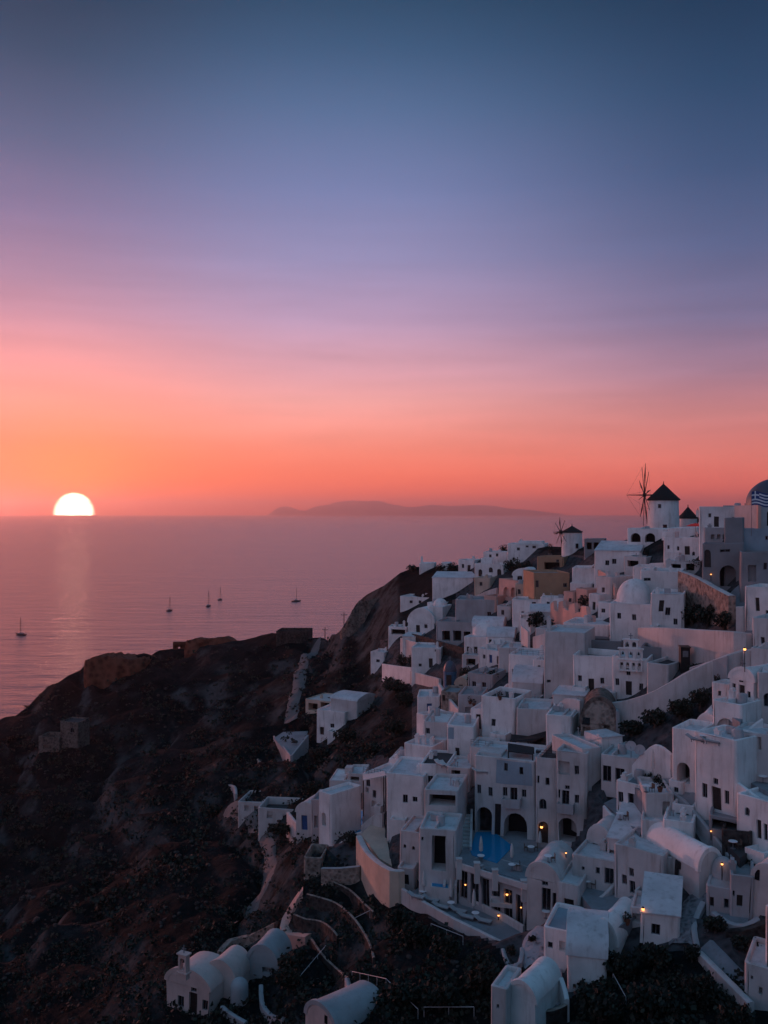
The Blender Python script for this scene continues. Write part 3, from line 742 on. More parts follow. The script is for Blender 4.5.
def level_wall(label, pts, ztop, hgt, th=.4, mat='white2', name='garden_wall'):
    V = [PZ(px, py, ztop) for px, py in pts]; org = sum(V, Vector()) / len(V); bm = bmesh.new(); A = []
    for i, v in enumerate(V):
        t = V[min(i + 1, len(V) - 1)] - V[max(i - 1, 0)]; t.z = 0; t.normalize(); s = Vector((t.y, -t.x, 0)) * th / 2
        A.append([bm.verts.new(q - org) for q in (v - s, v - s * .6 + Vector((0, 0, .06)), v + s * .6 + Vector((0, 0, .06)), v + s, v + s - Vector((0, 0, hgt)), v - s - Vector((0, 0, hgt)))])
    for a, b in zip(A, A[1:]):
        for k in range(6): bm.faces.new((a[k], a[(k + 1) % 6], b[(k + 1) % 6], b[k]))
    bm.faces.new(A[0]); bm.faces.new(A[-1][::-1]); o = mkobj(name, bm, mat); o.location = org
    return tag(o, label, 'wall', 'whitewashed garden and terrace walls')
# ================================================================ the village, far to near
V2 = 'vault'
# ---- cliff top and far left cluster
house('small white block with a chimney at the edge of the cliff top', 419, 434, 563, 571, '', 6, 10, ex='ch,.12,.3,1.6')
house('tiny white hut among dark trees on the cliff top', 441, 448, 563, 571, 'w444.5,567,2,3', 5, 15)
house('white house with two windows right of the cliff top trees', 458, 474, 560, 572, 'w463,566,2.4,4 d469,568,3,6', 7, 20, ex='ch,.7,.5,.6')
house('long plain white hall below the cliff top trees', 432, 473, 578, 594, '', 9, 8, 'shed', rise=1.0)
house('low flat white house on the cliff shoulder', 400, 430, 597, 608, 'w411,602,3,3 w420,602,3,3', 8, 20)
house('small white cube behind the low shoulder house', 427, 441, 603, 613, 'd434,608,3,6', 6, 25)
house('white barrel vaulted house at the left end of the village', 408, 434, 609, 634, 'd418,629,4,8 w426,626,3,4', 11, 22, V2, rise=3.4)
house('small white dome roofed house right of the barrel vaulted end house', 428, 443, 607, 622, '', 7, 20, 'dome')
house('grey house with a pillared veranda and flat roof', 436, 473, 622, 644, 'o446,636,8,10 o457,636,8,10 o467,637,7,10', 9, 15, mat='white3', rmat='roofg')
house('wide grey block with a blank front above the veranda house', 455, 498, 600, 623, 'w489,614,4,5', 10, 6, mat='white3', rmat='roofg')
house('white terraced house with a dark door left of the blue dome', 411, 441, 648, 673, 'd431,663,4,9 w420,665,3,3 w436,650,2.5,4', 8, 12, ex='ch,.8,.4,.7')
house('small white cube house at the far left of the lower terrace', 370, 384, 652, 667, 'w378,661,3.5,3', 6, 25)
house('narrow white house beside the dark awning', 402, 419, 637, 650, '', 6, 20, 'shed', rise=.6)
house('white domed house with dark doorways above the blue dome', 464, 490, 637, 657, 'd469,651,4,9 d476,650,3.5,7 w485,649,3,4', 9, 20, 'dome', rise=2.2)
house('long white barrel vault with an arched porch at its left end', 472, 503, 627, 641, 'a476,634,6,10', 7, 8, 'xvault', rise=1.8)
house('second white barrel vault in front of the long one', 486, 514, 637, 650, 'd490,642,2.5,6 o502,646,15,4', 7, 8, 'xvault', rise=1.6)
house('white house with a blue door and a pink lit front', 478, 500, 650, 668, 'b490.5,659,3,8 d498,660,2.4,8 w484,657,2.5,4', 7, 34)
house('plain pinkish block right of the blue door house', 498, 520, 648, 670, '', 8, 10, mat='white2')
house('white house under a flat roof by the brown cliff shoulder', 388, 407, 627, 637, 'o398,632,14,5', 6, 10)
# ---- upper rows, centre
house('white house with two arched doorways below the far hill', 474, 504, 564, 580, 'A480,573,4,7 W491,570,4,5 A499,573,4,8', 7, 18, ex='box,.3,.4,3,3,1.6')
house('white house with small square windows left of the dark knoll', 483, 507, 552, 566, 'w490,556,2.5,3 w497,555,2.5,3 w494,562,2.5,3', 7, 16)
house('long white stepped house on the skyline left of the far windmill', 507, 544, 544, 559, 'w518,549,3,3 w527,545.5,3,3 w534,546,3.5,4', 9, 10, ex='box,.6,.2,6,4,1.0 ch,.3,.5,.7')
house('tan house below the white arched doorways house', 474, 490, 578, 592, 'w481,584,3,4', 6, 20, mat='cream')
house('white vaulted house with one rosy lit window', 513, 535, 569, 585, 'W520,578,5,5 w530,579,3,4', 8, 14, V2, rise=1.6)
house('ochre house with a flat roof under the far windmill', 537, 564, 557, 572, 'o552,566,16,7 w558,561,3,3', 7, 14, mat='ochre', rmat='roofg')
house('broad tan house with a slit window and a blank wall', 534, 570, 573, 598, 'w537,584,3,7 w565,585,4,4', 9, -14, mat='ochre', rmat='roofg')
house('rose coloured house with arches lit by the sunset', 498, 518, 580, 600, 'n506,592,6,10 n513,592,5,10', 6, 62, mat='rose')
house('tan house with a dark double door beside the rose house', 515, 536, 584, 602, 'd527,595,6,10 w519,592,3,5', 6, 10, mat='cream', rmat='roofg')
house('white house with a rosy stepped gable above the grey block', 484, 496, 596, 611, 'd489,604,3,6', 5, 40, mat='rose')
house('small white cube between the rose gable and the white box house', 497, 511, 606, 622, 'w503,612,3,5', 6, 15, mat='white2')
house('white box house with a small dark window under the tan houses', 512, 553, 600, 621, 'w534,603,4,4 w546,604,5,3 w523,614,3,5', 8, 6, ex='ch,.75,.3,.8')
house('narrow white house with a square terrace beside the dark gap', 519, 534, 614, 636, 'N524,616,6,5 w530,625,2.5,4', 6, 30, ex='ch,.5,.6,.6')
house('pale low vault behind the dark gap', 530, 558, 612, 626, '', 6, 6, 'xvault', mat='white2', rise=1.2)
house('white house with a tall curved front by the dark gap', 535, 562, 629, 648, '', 6, 20, mat='white2')
# ---- upper rows, right of the far windmill
house('dark pergola house right of the far windmill', 584, 604, 539, 553, 'o589,546,5,7 o596,546,5,7', 6, 8, mat='grey', rmat='roofd')
house('broad white house with two square windows on the upper slope', 594, 640, 551, 571, 'w607,563,4,5 w614,561.5,4.5,5 o629,564,10,6', 9, 10, 'shed', rise=1.6)
house('white house with a rosy porch right of the two square windows', 624, 646, 557, 573, 'o633,564,11,6', 6, 16, 'flat', mat='white2')
house('flat roofed white block above the rosy ruins', 572, 605, 568, 586, 'w600,575,4,4', 8, 6)
house('white house with twin arches below the windmill', 627, 668, 529, 547, 'a636,537.5,10,9 a650,537.5,10,9', 8, 8)
house('white house with a slit window below the twin arches', 633, 664, 567, 585, 'w647,579,7,3', 8, 8, ex='box,.8,.2,3,3,.9')
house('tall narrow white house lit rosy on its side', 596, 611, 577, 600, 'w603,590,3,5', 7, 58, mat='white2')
house('rosy cube with one window under the ruined walls', 597, 611, 603, 618, 'w603,611,4,4', 6, 40, mat='white')
house('white house with a rosy gable and two small windows', 663, 700, 538, 563, 'w668,547,2.5,4 w678,548,2.5,4 d687,550,5,8 W693,553,3,4', 7, 14, ex='box,.12,.1,2.4,3,1.4 ch,.8,.4,.6')
house('white house behind the red parasol', 668, 698, 528, 541, 'w674,534,3,3', 7, 10)
house('low white house with a long shaded porch under the rosy gable house', 664, 700, 561, 578, 'o676,567,10,6 o690,567,8,7 w669,572,3,3', 7, 10, mat='white2')
house('white flat house with a dark doorway left of the great dome', 699, 743, 507, 533, 'd717,522,5,10 w710,516,3,4 W733,519,5,5', 9, 6, par=.5, ex='ac,.6,.3 ac,.72,.3 tank,.85,.5 box,.04,.1,1.6,3,-1.2')
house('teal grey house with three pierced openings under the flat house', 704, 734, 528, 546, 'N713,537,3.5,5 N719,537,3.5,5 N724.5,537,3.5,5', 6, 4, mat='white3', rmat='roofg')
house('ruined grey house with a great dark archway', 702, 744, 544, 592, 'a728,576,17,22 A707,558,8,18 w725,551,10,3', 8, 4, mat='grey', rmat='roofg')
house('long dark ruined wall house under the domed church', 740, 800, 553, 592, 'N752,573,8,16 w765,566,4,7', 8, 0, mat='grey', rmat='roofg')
house('white house with a tall dark door below the ruined wall house', 744, 800, 588, 625, 'd757,604,4,13 w767,613,4,6', 6, 20)
house('white barrel vaulted house at the right edge below the tall dark door house', 752, 800, 619, 660, 'w763,641,4,7', 6, 20, mat='white2')
# domed chapel and its long lower wing
house('white domed house with two small windows above the bell gable', 609, 652, 604, 643, 'w619,616,4,6 w634,617.5,4,6', 8, 10, 'dome', rise=3.4)
house('white house with a tall shuttered window right of the domed house', 650, 684, 594, 637, 'd661,606,5,12 w668,612,5,8 w676,622,4,6', 8, 6, par=.3)
house('white house behind the domed house with a slit window', 640, 682, 571, 606, 'w647,579.5,7,3', 8, 6)
# ---- middle rows
house('tall white block with a blank front and rosy stepped top', 544, 585, 632, 694, 'w549,681,4,3', 8, 14, mat='white2', ex='ch,.06,.2,1.6')
house('low flat white roof house right of the tall blank block', 563, 609, 624, 652, '', 9, 14)
house('long white house with four windows and two doors', 573, 615, 656, 695, 'w580,678,4,6 d591,686,5.5,15 w602,681.5,4,6', 7, 12, mat='white', rmat='roofd', par=.9)
house('tall white wing with a high small window under the bell gable', 612, 648, 658, 697, 'w617.6,681.5,4,7 d629,688,6,14 w629,671.5,4,7 w641,686.5,4,7', 7, 12, mat='white', par=.5)
house('white house with a rounded end right of the bell gable wing', 646, 668, 664, 690, '', 7, 26, mat='white2', rmat='roofd')
house('white house lit rosy on its left edge with a dark terrace door', 508, 546, 656, 690, 'o514,672,5,6', 8, 14, mat='white', ex='rail ch,.8,.3,1.2')
house('pale vaulted house with an arched black doorway', 512, 542, 683, 707, 'A521,700,7,11', 8, 8, 'xvault', mat='white2', rise=2.0)
house('white house with a dark roof terrace and one small window', 481, 514, 697, 742, 'w493,722,4,7 d479,722,4,15', 7, 24, rmat='roofd', par=.6)
house('narrow white house with a tall dark door left of the dark roof terrace', 470, 483, 709, 742, 'd478.5,722,5,15', 6, 20)
house('square white house with a blank front above the black awnings', 516, 549, 709, 741, '', 7, 8, 'flat', mat='white2', ex='ac,.2,.3')
house('white house with a sloping side right of the black awnings', 546, 572, 716, 748, 'w559,738,7,4', 8, 10, mat='white')
house('small white gatehouse with an arched niche right of the blue dome', 455, 467, 678, 694, 'A461,687,4,8', 5, 16, 'vault', mat='cream', rise=1.2)
house('small white square house with a blue door on the dark slope', 417, 440, 697, 718, 'b429,709,5,11', 7, 6)
house('white house with a pinkish flat roof and a grey blank front', 424, 449, 722, 752, 'w428,731,4,6', 8, 8, mat='white2', rmat='white')
house('tall white house with a pointed gable and a narrow door', 447, 474, 726, 771, 'd457,752,4,9 w467,762,3,5 p451,733,6,12', 8, 8)
house('slim white tower house left of the pinkish flat roof', 416, 424, 714, 748, '', 5, 60, ex='ch,.5,.4,.8')
house('grey stone house with a door between the blue dome and the diagonal wall', 441, 458, 692, 712, 'd444,698,3,6', 6, 14, mat='stonel', rmat='roofg')
house('grey walled house with a dark gate behind the flower pots', 458, 482, 695, 722, 'N468,710,6,6', 7, 10, mat='white3', rmat='roofg')
house('white cube with dark window openings right of the blue dome', 468, 492, 674, 698, 'w474,685,4,7 w484,686,4,8', 7, 22, mat='white3', rmat='roofg')
# ---- ruin arch and left neighbours
house('ruined stone vault with a window and a dark doorway', 581, 617, 699, 738, 'N586,721,9,7 N607,722,6,12 N587,731,8,9', 7, 4, 'vault', mat='stonel', rise=3.2, rmat='stone')
house('white house with a low front left of the ruined stone vault', 552, 584, 695, 722, '', 7, 10, 'shed', rise=-.6, mat='white2')
house('white house with an air unit on its terrace below the ruin', 548, 573, 717, 745, 'W566,735,3,6', 7, 12, mat='white2')
# ---- the large hotel
house('hotel wing with a blue grey wall panel, tall doors and arched ground floor', 474, 535, 759, 846, 'w506,767,4,8 w522,771,4,8 w479.7,790,4,9 w491,792,4,9 w505,791.6,4.5,9 g513.5,795,7,14 w523.5,794.5,4.5,8 a482,822,20,30 a516,828,23,27 d498,820,6,32', 8, 15, mat='white2', ex='bal,.48,.78,5.2 box,.2,.2,3,3,.5 pan,.36,.95,7.7,10.6', D=111.5)
house('hotel block with a black roof terrace and an arched window', 535, 557, 758, 850, 'w537.8,779,4,8 w548,782,4,8 W542.3,804,7,10 A543,835,10,28 d531,826,6,30', 8, 15, mat='white2', rmat='roofd', ex='rail,1', D=109)
house('hotel block with a recessed loggia and a small balcony', 556, 587, 752, 846, 'N563.5,767,13,13 w577,770,4.5,9 w567.5,786.5,4.5,4 w559,793,4,9 g566,797,7,15 w577,799,4.5,9 a567,830,20,24 d553,834,4,34', 8, 15, mat='white2', ex='bal,.1,.62,4.2', D=106.5)
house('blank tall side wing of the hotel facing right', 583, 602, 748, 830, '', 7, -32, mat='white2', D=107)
house('flat white hotel roof house behind the loggia block', 558, 606, 739, 760, '', 8, 10, mat='white', D=113)
house('white house with tall glass doors behind the black balcony', 600, 637, 757, 790, 'g607,774,9,16 g620,776,9,15', 7, 16, mat='white2')
house('white wedge shaped stair head with a small chimney cap', 602, 624, 737, 758, 'w613,747,3,6', 4, -30, 'shed', rise=-1.6, ex='ch,.15,.4,-.3')
house('white house with twin glass doors under a flat terrace', 616, 646, 784, 824, 'w621,797,5,10 g633,803,10,18', 6, 26, mat='white')
house('white house with a blank front right of the twin glass doors', 645, 674, 794, 834, 'N666,809,7,14', 6, -6, mat='white2')
house('low vaulted white house with an arched window beside the stepped roof', 587, 611, 826, 864, 'W594,847,6,9', 8, 22, 'vault', mat='white2', rise=2.0)
house('white house with a ribbed sloping roof right of the low vault', 606, 637, 840, 874, 'N612,854,6,9', 7, 18, 'shed', mat='white2', rise=2.0)
house('white house with a flat fascia over a black gateway', 641, 670, 822, 858, 'o655,846,20,20', 7, 4, mat='white2')
# ---- white hotel left of centre
house('large white house with rounded corner and two square windows', 386, 424, 775, 830, 'w405,799,5,8 w415,799.5,5,5', 9, 14, mat='white', ex='ch,.75,.3,.6')
house('white house with a black wall panel under its terrace', 424, 458, 790, 848, 'w421,808,3,5 o446,800,33,11 w443,818,3,3 w454,822,9,8', 7, 12, mat='white2')
house('white house with a dark sun terrace and two pale loungers', 420, 448, 764, 800, '', 7, 12, mat='white', rmat='roofd', par=.25)
house('rosy lit white house with a row of small chimneys', 404, 432, 745, 782, 'N407,769,8,6', 8, 30, mat='white', ex='ch,.3,.2,.9 ch,.5,.25,.7 ch,.75,.3,.5')
house('white house with a dark doorway at the head of the stairs', 447, 470, 768, 796, 'o456,776,9,11', 6, 12, mat='white2')
house('small white house with an open pergola window left of the hotel wing', 469, 494, 748, 782, 'N480,767,10,12', 6, 12, mat='white2', ex='rail')
house('white cave house with an arched fanlight over a tall blue grey opening', 418, 456, 830, 892, 'W436.5,832,7,5 o439,853,14,34 w421,839,4,4 w445,841,3,7', 6, 10, mat='white2')
house('small white house with a square window beside the arched fanlight', 399, 424, 832, 878, 'w421,839,4,4 W404,847,3,4 W413,849,3,4', 6, 18, mat='white2')
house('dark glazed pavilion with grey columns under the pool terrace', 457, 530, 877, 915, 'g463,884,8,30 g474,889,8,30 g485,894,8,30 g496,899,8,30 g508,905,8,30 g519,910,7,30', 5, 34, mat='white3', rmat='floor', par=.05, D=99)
# ---- lower centre
house('white house with a round shouldered gable and tall glass door', 527, 558, 864, 922, 'w545,880,6,9 g546,899,9,24 g554,900,4,16', 7, 16, 'vault', mat='white2', rise=1.6)
house('white stepped house with black double doors beside the stairs', 556, 580, 884, 922, 'd569,907,10,17', 6, 16, mat='white2')
house('white corner house with glass doors on a small terrace', 571, 617, 858, 898, 'w583,868,3,4 w597,870,4,7 g608,876,9,17', 6, 20, mat='white2')
house('white house with a slanting roof line and two glass windows', 614, 662, 850, 902, 'w632,873,5,8 w624,880,5,9 g632,887,6,12', 7, 22, 'flat', mat='white2')
house('white house with a pale sloping roof and a grid window', 640, 680, 915, 950, 'w655,929,9,11', 5.5, 6, 'shed', rise=1.5, mat='white')
house('small white porch house with a warm lamp', 630, 645, 908, 938, 'N637,918,10,9', 4, 10, mat='white2')
house('white house with a broad vaulted roof above the pebble patio', 567, 607, 957, 984, '', 7, 4, 'xvault', rise=2.3, mat='white')
house('small white house with a blue window and a teal flat roof', 543, 572, 930, 966, 'w550,945,5,6 N563,946,8,10', 6, 14, rmat='teal')
house('white house with a sunlit rounded gable behind the vaulted roof', 590, 616, 921, 962, 'W607,950,5,9', 6, 24, 'vault', rise=2.0, mat='white')
house('big white barrel vault with a round end wall and a cross shaped window', 699, 722, 850, 893, '', 9, -34, 'vault', rise=1.9, mat='white2', rmat='white')
house('black glazed porch under a pale flat roof beside the big barrel vault', 674, 704, 864, 890, 'g683,878,10,16 g696,879,9,16', 5, 10, mat='black', rmat='white', par=.05)
house('white house with a flat roof behind the big barrel vault', 662, 694, 821, 858, 'W669,833,3,5', 6, 8, mat='white')
house('small white domed shed left of the black glazed porch', 656, 672, 856, 884, 'd666,872,4,9', 5, 14, 'dome', mat='white2')
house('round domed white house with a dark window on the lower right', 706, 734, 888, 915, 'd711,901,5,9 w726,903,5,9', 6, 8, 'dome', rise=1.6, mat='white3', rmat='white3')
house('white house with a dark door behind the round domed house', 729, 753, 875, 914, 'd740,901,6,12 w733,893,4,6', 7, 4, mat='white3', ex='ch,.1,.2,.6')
house('white bell tower house at the right edge with an arched opening', 752, 790, 866, 915, 'a757,874,5,10', 7, 40, 'vault', rise=1.2, mat='white2')
house('tall rosy lit house at the right edge of the picture', 764, 800, 914, 1000, '', 6, 62, mat='white')
house('small white cabin with tiny openings at the lower right', 744, 774, 966, 1002, 'w751,977,2.5,4 N760,990,4,8', 5, 12, mat='white2')
# ---- right side: chapel, big white house
house('white chapel with a rounded gable, tall door and two slit windows', 729, 754, 669, 712, 'd741.5,697,6,23 w733.5,691,3.4,14 w749,698,3.4,13 w741,679,4,7', 9, 56, 'vault', rise=1.3, mat='white', cat='chapel', name='chapel', ex='cross,.5,.02,0', group=None)
house('white block with an arched niche carrying the chapel terrace', 712, 742, 703, 748, 'n726,733,19,30', 4.5, 50, mat='white')
house('white house with a black arched window right of the chapel', 757, 800, 674, 716, 'W768,700,9,14', 5, 8, mat='white2')
house('small white vault left of the arched niche block', 697, 716, 714, 740, '', 6, 14, 'vault', rise=1.6, mat='white')
house('great white house with a dark door between two shuttered windows', 694, 736, 736, 822, 'd716,798,9.5,23 w704.7,790,5,14 w727,797,5,14 w715.5,781,5,6', 5, 54, mat='white', par=.5)
house('white wing with a deep open archway left of the great white house', 671, 698, 729, 796, 'a683,773,13,20', 5, 42, mat='white', par=.5)
house('white house with an oval window and a sloping parapet at the right edge', 735, 780, 800, 858, 'W747,812,5,8 d759,829,5,18 w766,832,4,16', 6, 54, mat='white')
house('white house with a blue grey terrace recess right of the great white house', 731, 800, 735, 790, 'N755,742,14,16 w741,772,4,5', 5, 16, mat='white2')
house('low white house with a black front and a table terrace on the right', 708, 741, 818, 846, 'o725,825,30,12', 6, 8, mat='grey', rmat='floor')
house('dark stone store with a tiled roof on the lower right slope', 722, 752, 832, 862, 'N738,850,12,14', 5, 6, mat='stoned', rmat='roofd')
# ---- left cluster round the long pool
house('white house with a pinkish flat roof over a pillared porch', 329, 352, 781, 812, 'o340,802,17,12', 7, 8, mat='white2', rmat='white', par=.1)
house('white house behind the pinkish porch with a dark roof window', 347, 364, 774, 788, 'o355,779,9,4', 6, 8, mat='white2', ex='box,.0,.2,1.2,2,1.0')
house('rosy sided white house with three dark openings', 362, 386, 776, 818, 'w368,783,4,7 w374,794,3.5,8 N374,804,5,6 N367,790,3,5', 7, 34, mat='white', ex='rail')
house('tall narrow rosy house left of the pinkish porch', 318, 331, 793, 850, 'n324,819,4,14', 6, 44, mat='white')
house('small white vault with a blue door at the left end', 296, 315, 804, 838, 'b304,823,6,15', 6, 20, 'vault', rise=1.4, mat='white2')
house('small grey roofless house on the dark slope at the left end', 303, 321, 858, 878, '', 5, 8, mat='stonel', rmat='roofd', par=1.2)
house('grey stone house between the small vault and the tall rosy house', 311, 322, 800, 840, 'N316,822,4,12', 5, 10, mat='white3')
# ---- lone buildings further down
house('white house with a stepped curved gable on the dark lower slope', 167, 208, 970, 1014, 'd193,1003,8,20 w181,1001,6,11 w205,1006,6,10 w193.5,990,5.5,9', 4.5, 28, 'vault', rise=1.8, mat='blush', cat='chapel', name='chapel', ex='cross,.3,.05,-.2', group=None)
house('second pinkish barrel vault behind the stepped gable chapel', 206, 234, 962, 996, '', 4, 20, 'vault', rise=2.4, mat='blush')
house('pale vaulted house with a broken front above the lower chapel', 247, 277, 946, 978, 'N268,966,12,16', 4.5, 16, 'vault', rise=2.4, mat='white3')
house('white vaulted house with a slit window at the bottom edge', 305, 336, 1005, 1052, 'w326,1019,3,8', 6, 48, 'vault', rise=1.8, mat='blush', rmat='white3')
house('ruined white house with broken walls below the winding track', 238, 262, 802, 816, 'N247,808,5,6 N256,809,4,6', 7, 10, mat='white2', rmat='roofd', par=1.0)
house('second broken white house joined to the ruin by the track', 258, 297, 809, 824, 'N270,815,6,7 N285,818,5,7', 7, 6, mat='white2', rmat='roofd', par=1.3)
house('low white house with a ridged white roof on the dark slope', 316, 345, 711, 736, 'd322,731,4,8 w332,726,4,4', 8, 24, mat='white')
house('long whitewashed rock house running up the dark slope', 330, 357, 700, 722, 'N338,714,5,4', 8, 30, 'xvault', mat='white2', rise=1.0)
house('pale open pavilion with a flat canvas roof on the dark slope', 305, 337, 701, 712, 'o313,707,9,7 o325,706,9,7', 9, 28, mat='cream', par=.15, rmat='fabric')
house('dark stone hut in the shadow on the far left slope', 60, 78, 722, 748, 'W72,730,4,5', 6, 16, mat='stone', rmat='roofd', group=None)
house('low roofless stone hut left of the dark shadowed hut', 38, 60, 737, 752, 'N46,747,6,4', 6, 10, mat='stone', rmat='roofd', par=1.4, group=None)
house('square dark stone ruin on the ridge over the sea', 276, 308, 631, 643, 'N283,637,4,4 N298,637,4,4', 9, 6, mat='stoned', rmat='roofd', par=1.0, group=None)

house('white cornered block beside the pale flaring bastion', 491, 507, 988, 1040, 'w498,1006,2.5,4', 4, 20, mat='white2', cat='house')
house('dark grey courtyard house behind the long white house', 583, 622, 641, 664, '', 5, 8, mat='grey', rmat='roofd')
house('grey courtyard wall house right of the bell gable', 641, 664, 647, 668, '', 4, 8, mat='grey', rmat='roofd')
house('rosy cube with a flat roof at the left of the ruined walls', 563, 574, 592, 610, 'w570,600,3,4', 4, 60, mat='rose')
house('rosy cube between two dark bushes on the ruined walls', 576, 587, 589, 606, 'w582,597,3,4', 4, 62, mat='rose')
house('small white stair house right of the rosy cubes', 588, 599, 594, 612, 'd594,606,3,8', 4, 50, mat='white')
house('low white annex under the broad tan house', 540, 568, 598, 612, 'w548,604,3,4 w560,605,3,4', 5, 8)
house('low white annex with a blue door below the flat roofed white block', 570, 592, 583, 594, 'b581,590,3,6', 5, 8)
house('white annex between the twin barrel vaults and the blue door house', 488, 506, 644, 656, 'w494,650,3,4 d501,651,3,6', 5, 12)
house('low white house with a dark porch below the domed house with doorways', 462, 482, 655, 668, 'o471,662,9,7', 5, 14, mat='white2')
house('narrow white house with two stacked windows left of the rosy stepped top block', 533, 545, 660, 690, 'w539,667,3,4 w539,678,3,4', 5, 16)
house('small white house with a dark awning window above the roof terrace house', 500, 515, 690, 702, 'o508,697,8,5', 5, 14)
house('low white house with three small windows below the pale vault', 516, 546, 700, 713, 'w522,707,3,4 w531,707,3,4 w540,707,3,4', 4, 10)
house('white stair house with a tall slit beside the black awnings', 546, 556, 726, 750, 'w551,737,2.5,8', 4, 14, mat='white2')
house('white annex with a round headed door below the long white house', 596, 616, 692, 708, 'A606,702,5,9', 4, 12, mat='white2')
house('low white annex with a dark window beside the plant terrace', 668, 684, 782, 798, 'w676,790,5,5', 4, 20)
house('white annex with a stable door below the cave house terrace', 398, 414, 868, 890, 'd406,880,5,11', 4, 16, mat='white2')
house('low white house with a dark porch beside the rosy house with chimneys', 388, 406, 760, 782, 'o397,772,9,8', 5, 22)
house('white annex with two slit windows below the pointed gable house', 448, 466, 762, 778, 'w453,770,2,5 w460,770,2,5', 4, 12)
house('white annex with a dark door before the pinkish flat roofed house', 430, 446, 740, 758, 'd438,750,4,10', 4, 10, mat='white2')
house('small white house with a bright corner left of the white chapel', 712, 728, 684, 706, 'w720,694,3,5', 4, 40)
house('white annex with a small square window under the arched niche block', 704, 720, 742, 764, 'w712,752,4,4', 3, 46)
house('low white house with twin dark windows above the big barrel vault', 672, 694, 806, 826, 'w679,816,4,5 w687,817,4,5', 4, 14)
house('pale sloping bastion house below the pebble patio', 508, 536, 982, 1034, '', 5, 26, 'vault', mat='white', rmat='white', rise=1.5)
# ================================================================ everything that is not a house
# ---- the ruined fort on the promontory
def rugged(name, label, cat, pts, D, dep, mat, seed, foot, rag=2.0, holes=()):
    """ruined mass: outline of picture points along its top, broken top edge, real depth"""
    bm = bmesh.new(); n = 40; rows = 10; C = P((pts[0][0] + pts[-1][0]) / 2, foot, D); front = []; back = []
    xs = [p[0] for p in pts]; ys = [p[1] for p in pts]
    for i in range(n + 1):
        px = xs[0] + (xs[-1] - xs[0]) * i / n; top = P(px, lerp_tab(xs, ys, px), D)
        jag = rag * (noise.noise(Vector((px * .21, seed, 0))) * .6 + noise.noise(Vector((px * .8, seed, 4))) * .35)
        e = min(i, n - i) / n; bulge = -dep * .35 * math.sqrt(max(0, 1 - (1 - min(1, e * 5)) ** 2))
        fr, bk = [], []
        for j in range(rows + 1):
            t = j / rows; z = (top.z + jag) * (1 - t) + (EYE - (foot - HY) / F * D - 6) * t
            w_ = noise.fractal(Vector((px * .08, t * 3, seed)), 1, 2, 4) * 1.1
            fr.append(bm.verts.new((top.x - C.x, bulge + w_ - 2.0 * t, z - C.z))); bk.append(bm.verts.new((top.x - C.x, dep * .7 - bulge * .2 + w_, z - C.z - 1.0 * (1 - t))))
        front.append(fr); back.append(bk)
    for A in (front, back):
        for a, b in zip(A, A[1:]):
            for j in range(rows): bm.faces.new((a[j], a[j + 1], b[j + 1], b[j]))
    for i in range(n): bm.faces.new((front[i][0], front[i + 1][0], back[i + 1][0], back[i][0]))
    for k in (0, n):
        for j in range(rows): bm.faces.new((front[k][j], front[k][j + 1], back[k][j + 1], back[k][j]))
    o = mkobj(name, bm, mat); o.location = C; return tag(o, label, cat)
rugged('castle_ruin', 'massive red brown ruined fort on the promontory above the sea', 'ruin', [(85, 668), (87, 661), (95, 656), (110, 654), (122, 656), (135, 657), (150, 658)], 322, 14, 'redrock', 1, 708, 2.2)
rugged('castle_ruin', 'long low ruined wall of the fort with a gap showing the sea', 'ruin', [(184, 650), (188, 641), (196, 637.5), (210, 638), (222, 636), (230, 637), (238, 644)], 335, 9, 'redrock', 5, 655, 1.6)
rugged('rock_stack', 'brown rock cliff under the far left end of the village', 'rock', [(340, 634), (346, 622), (354, 607), (362, 601), (375, 597), (390, 590), (402, 585), (415, 580), (425, 590)], 276, 10, 'stone', 9, 640, 2.6)
def ruin_posts():
    bm = bmesh.new(); D = 338; C = P(180, 655, D)
    for px, w_, t in ((175.5, 1.6, 645), (182.5, 1.4, 645)):
        v = P(px, t, D) - C; box(bm, v.x - w_ / 2, v.x + w_ / 2, -.8, .8, -6, v.z)
    a, b = P(175, 645, D) - C, P(188, 642, D) - C
    box(bm, a.x - .6, b.x, -.8, .8, a.z - .6, a.z + 1.2)
    o = mkobj('ruined_gate', bm, 'redrock'); o.location = C; tag(o, 'broken stone gate beside the low ruined wall, open to the sea', 'ruin')
ruin_posts()
for lab, x0, y0, x1, y1 in (('tall dark power pole at the top of the dirt track', 344, 612, 344, 634), ('short dark power pole left of the tall power pole', 325, 627, 325, 637)):
    D = tD(x0, y1); a = P(x1, y1, D); b = P(x0, y0, D); r = empty('power_pole', a, 0, lab, 'power pole', 'power poles by the dirt track')
    hh = b.z - a.z; bm = bmesh.new(); tube(bm, [(0, 0, -1), (0, 0, hh)], [.16, .11]); mkobj('pole', bm, 'pole', r)
    bm = bmesh.new(); box(bm, -.9, .9, -.06, .06, hh - 1.0, hh - .85); 
    for xx in (-.75, 0, .75): tube(bm, [(xx, 0, hh - .85), (xx, 0, hh - .6)], .06)
    mkobj('crossarm', bm, 'pole', r)

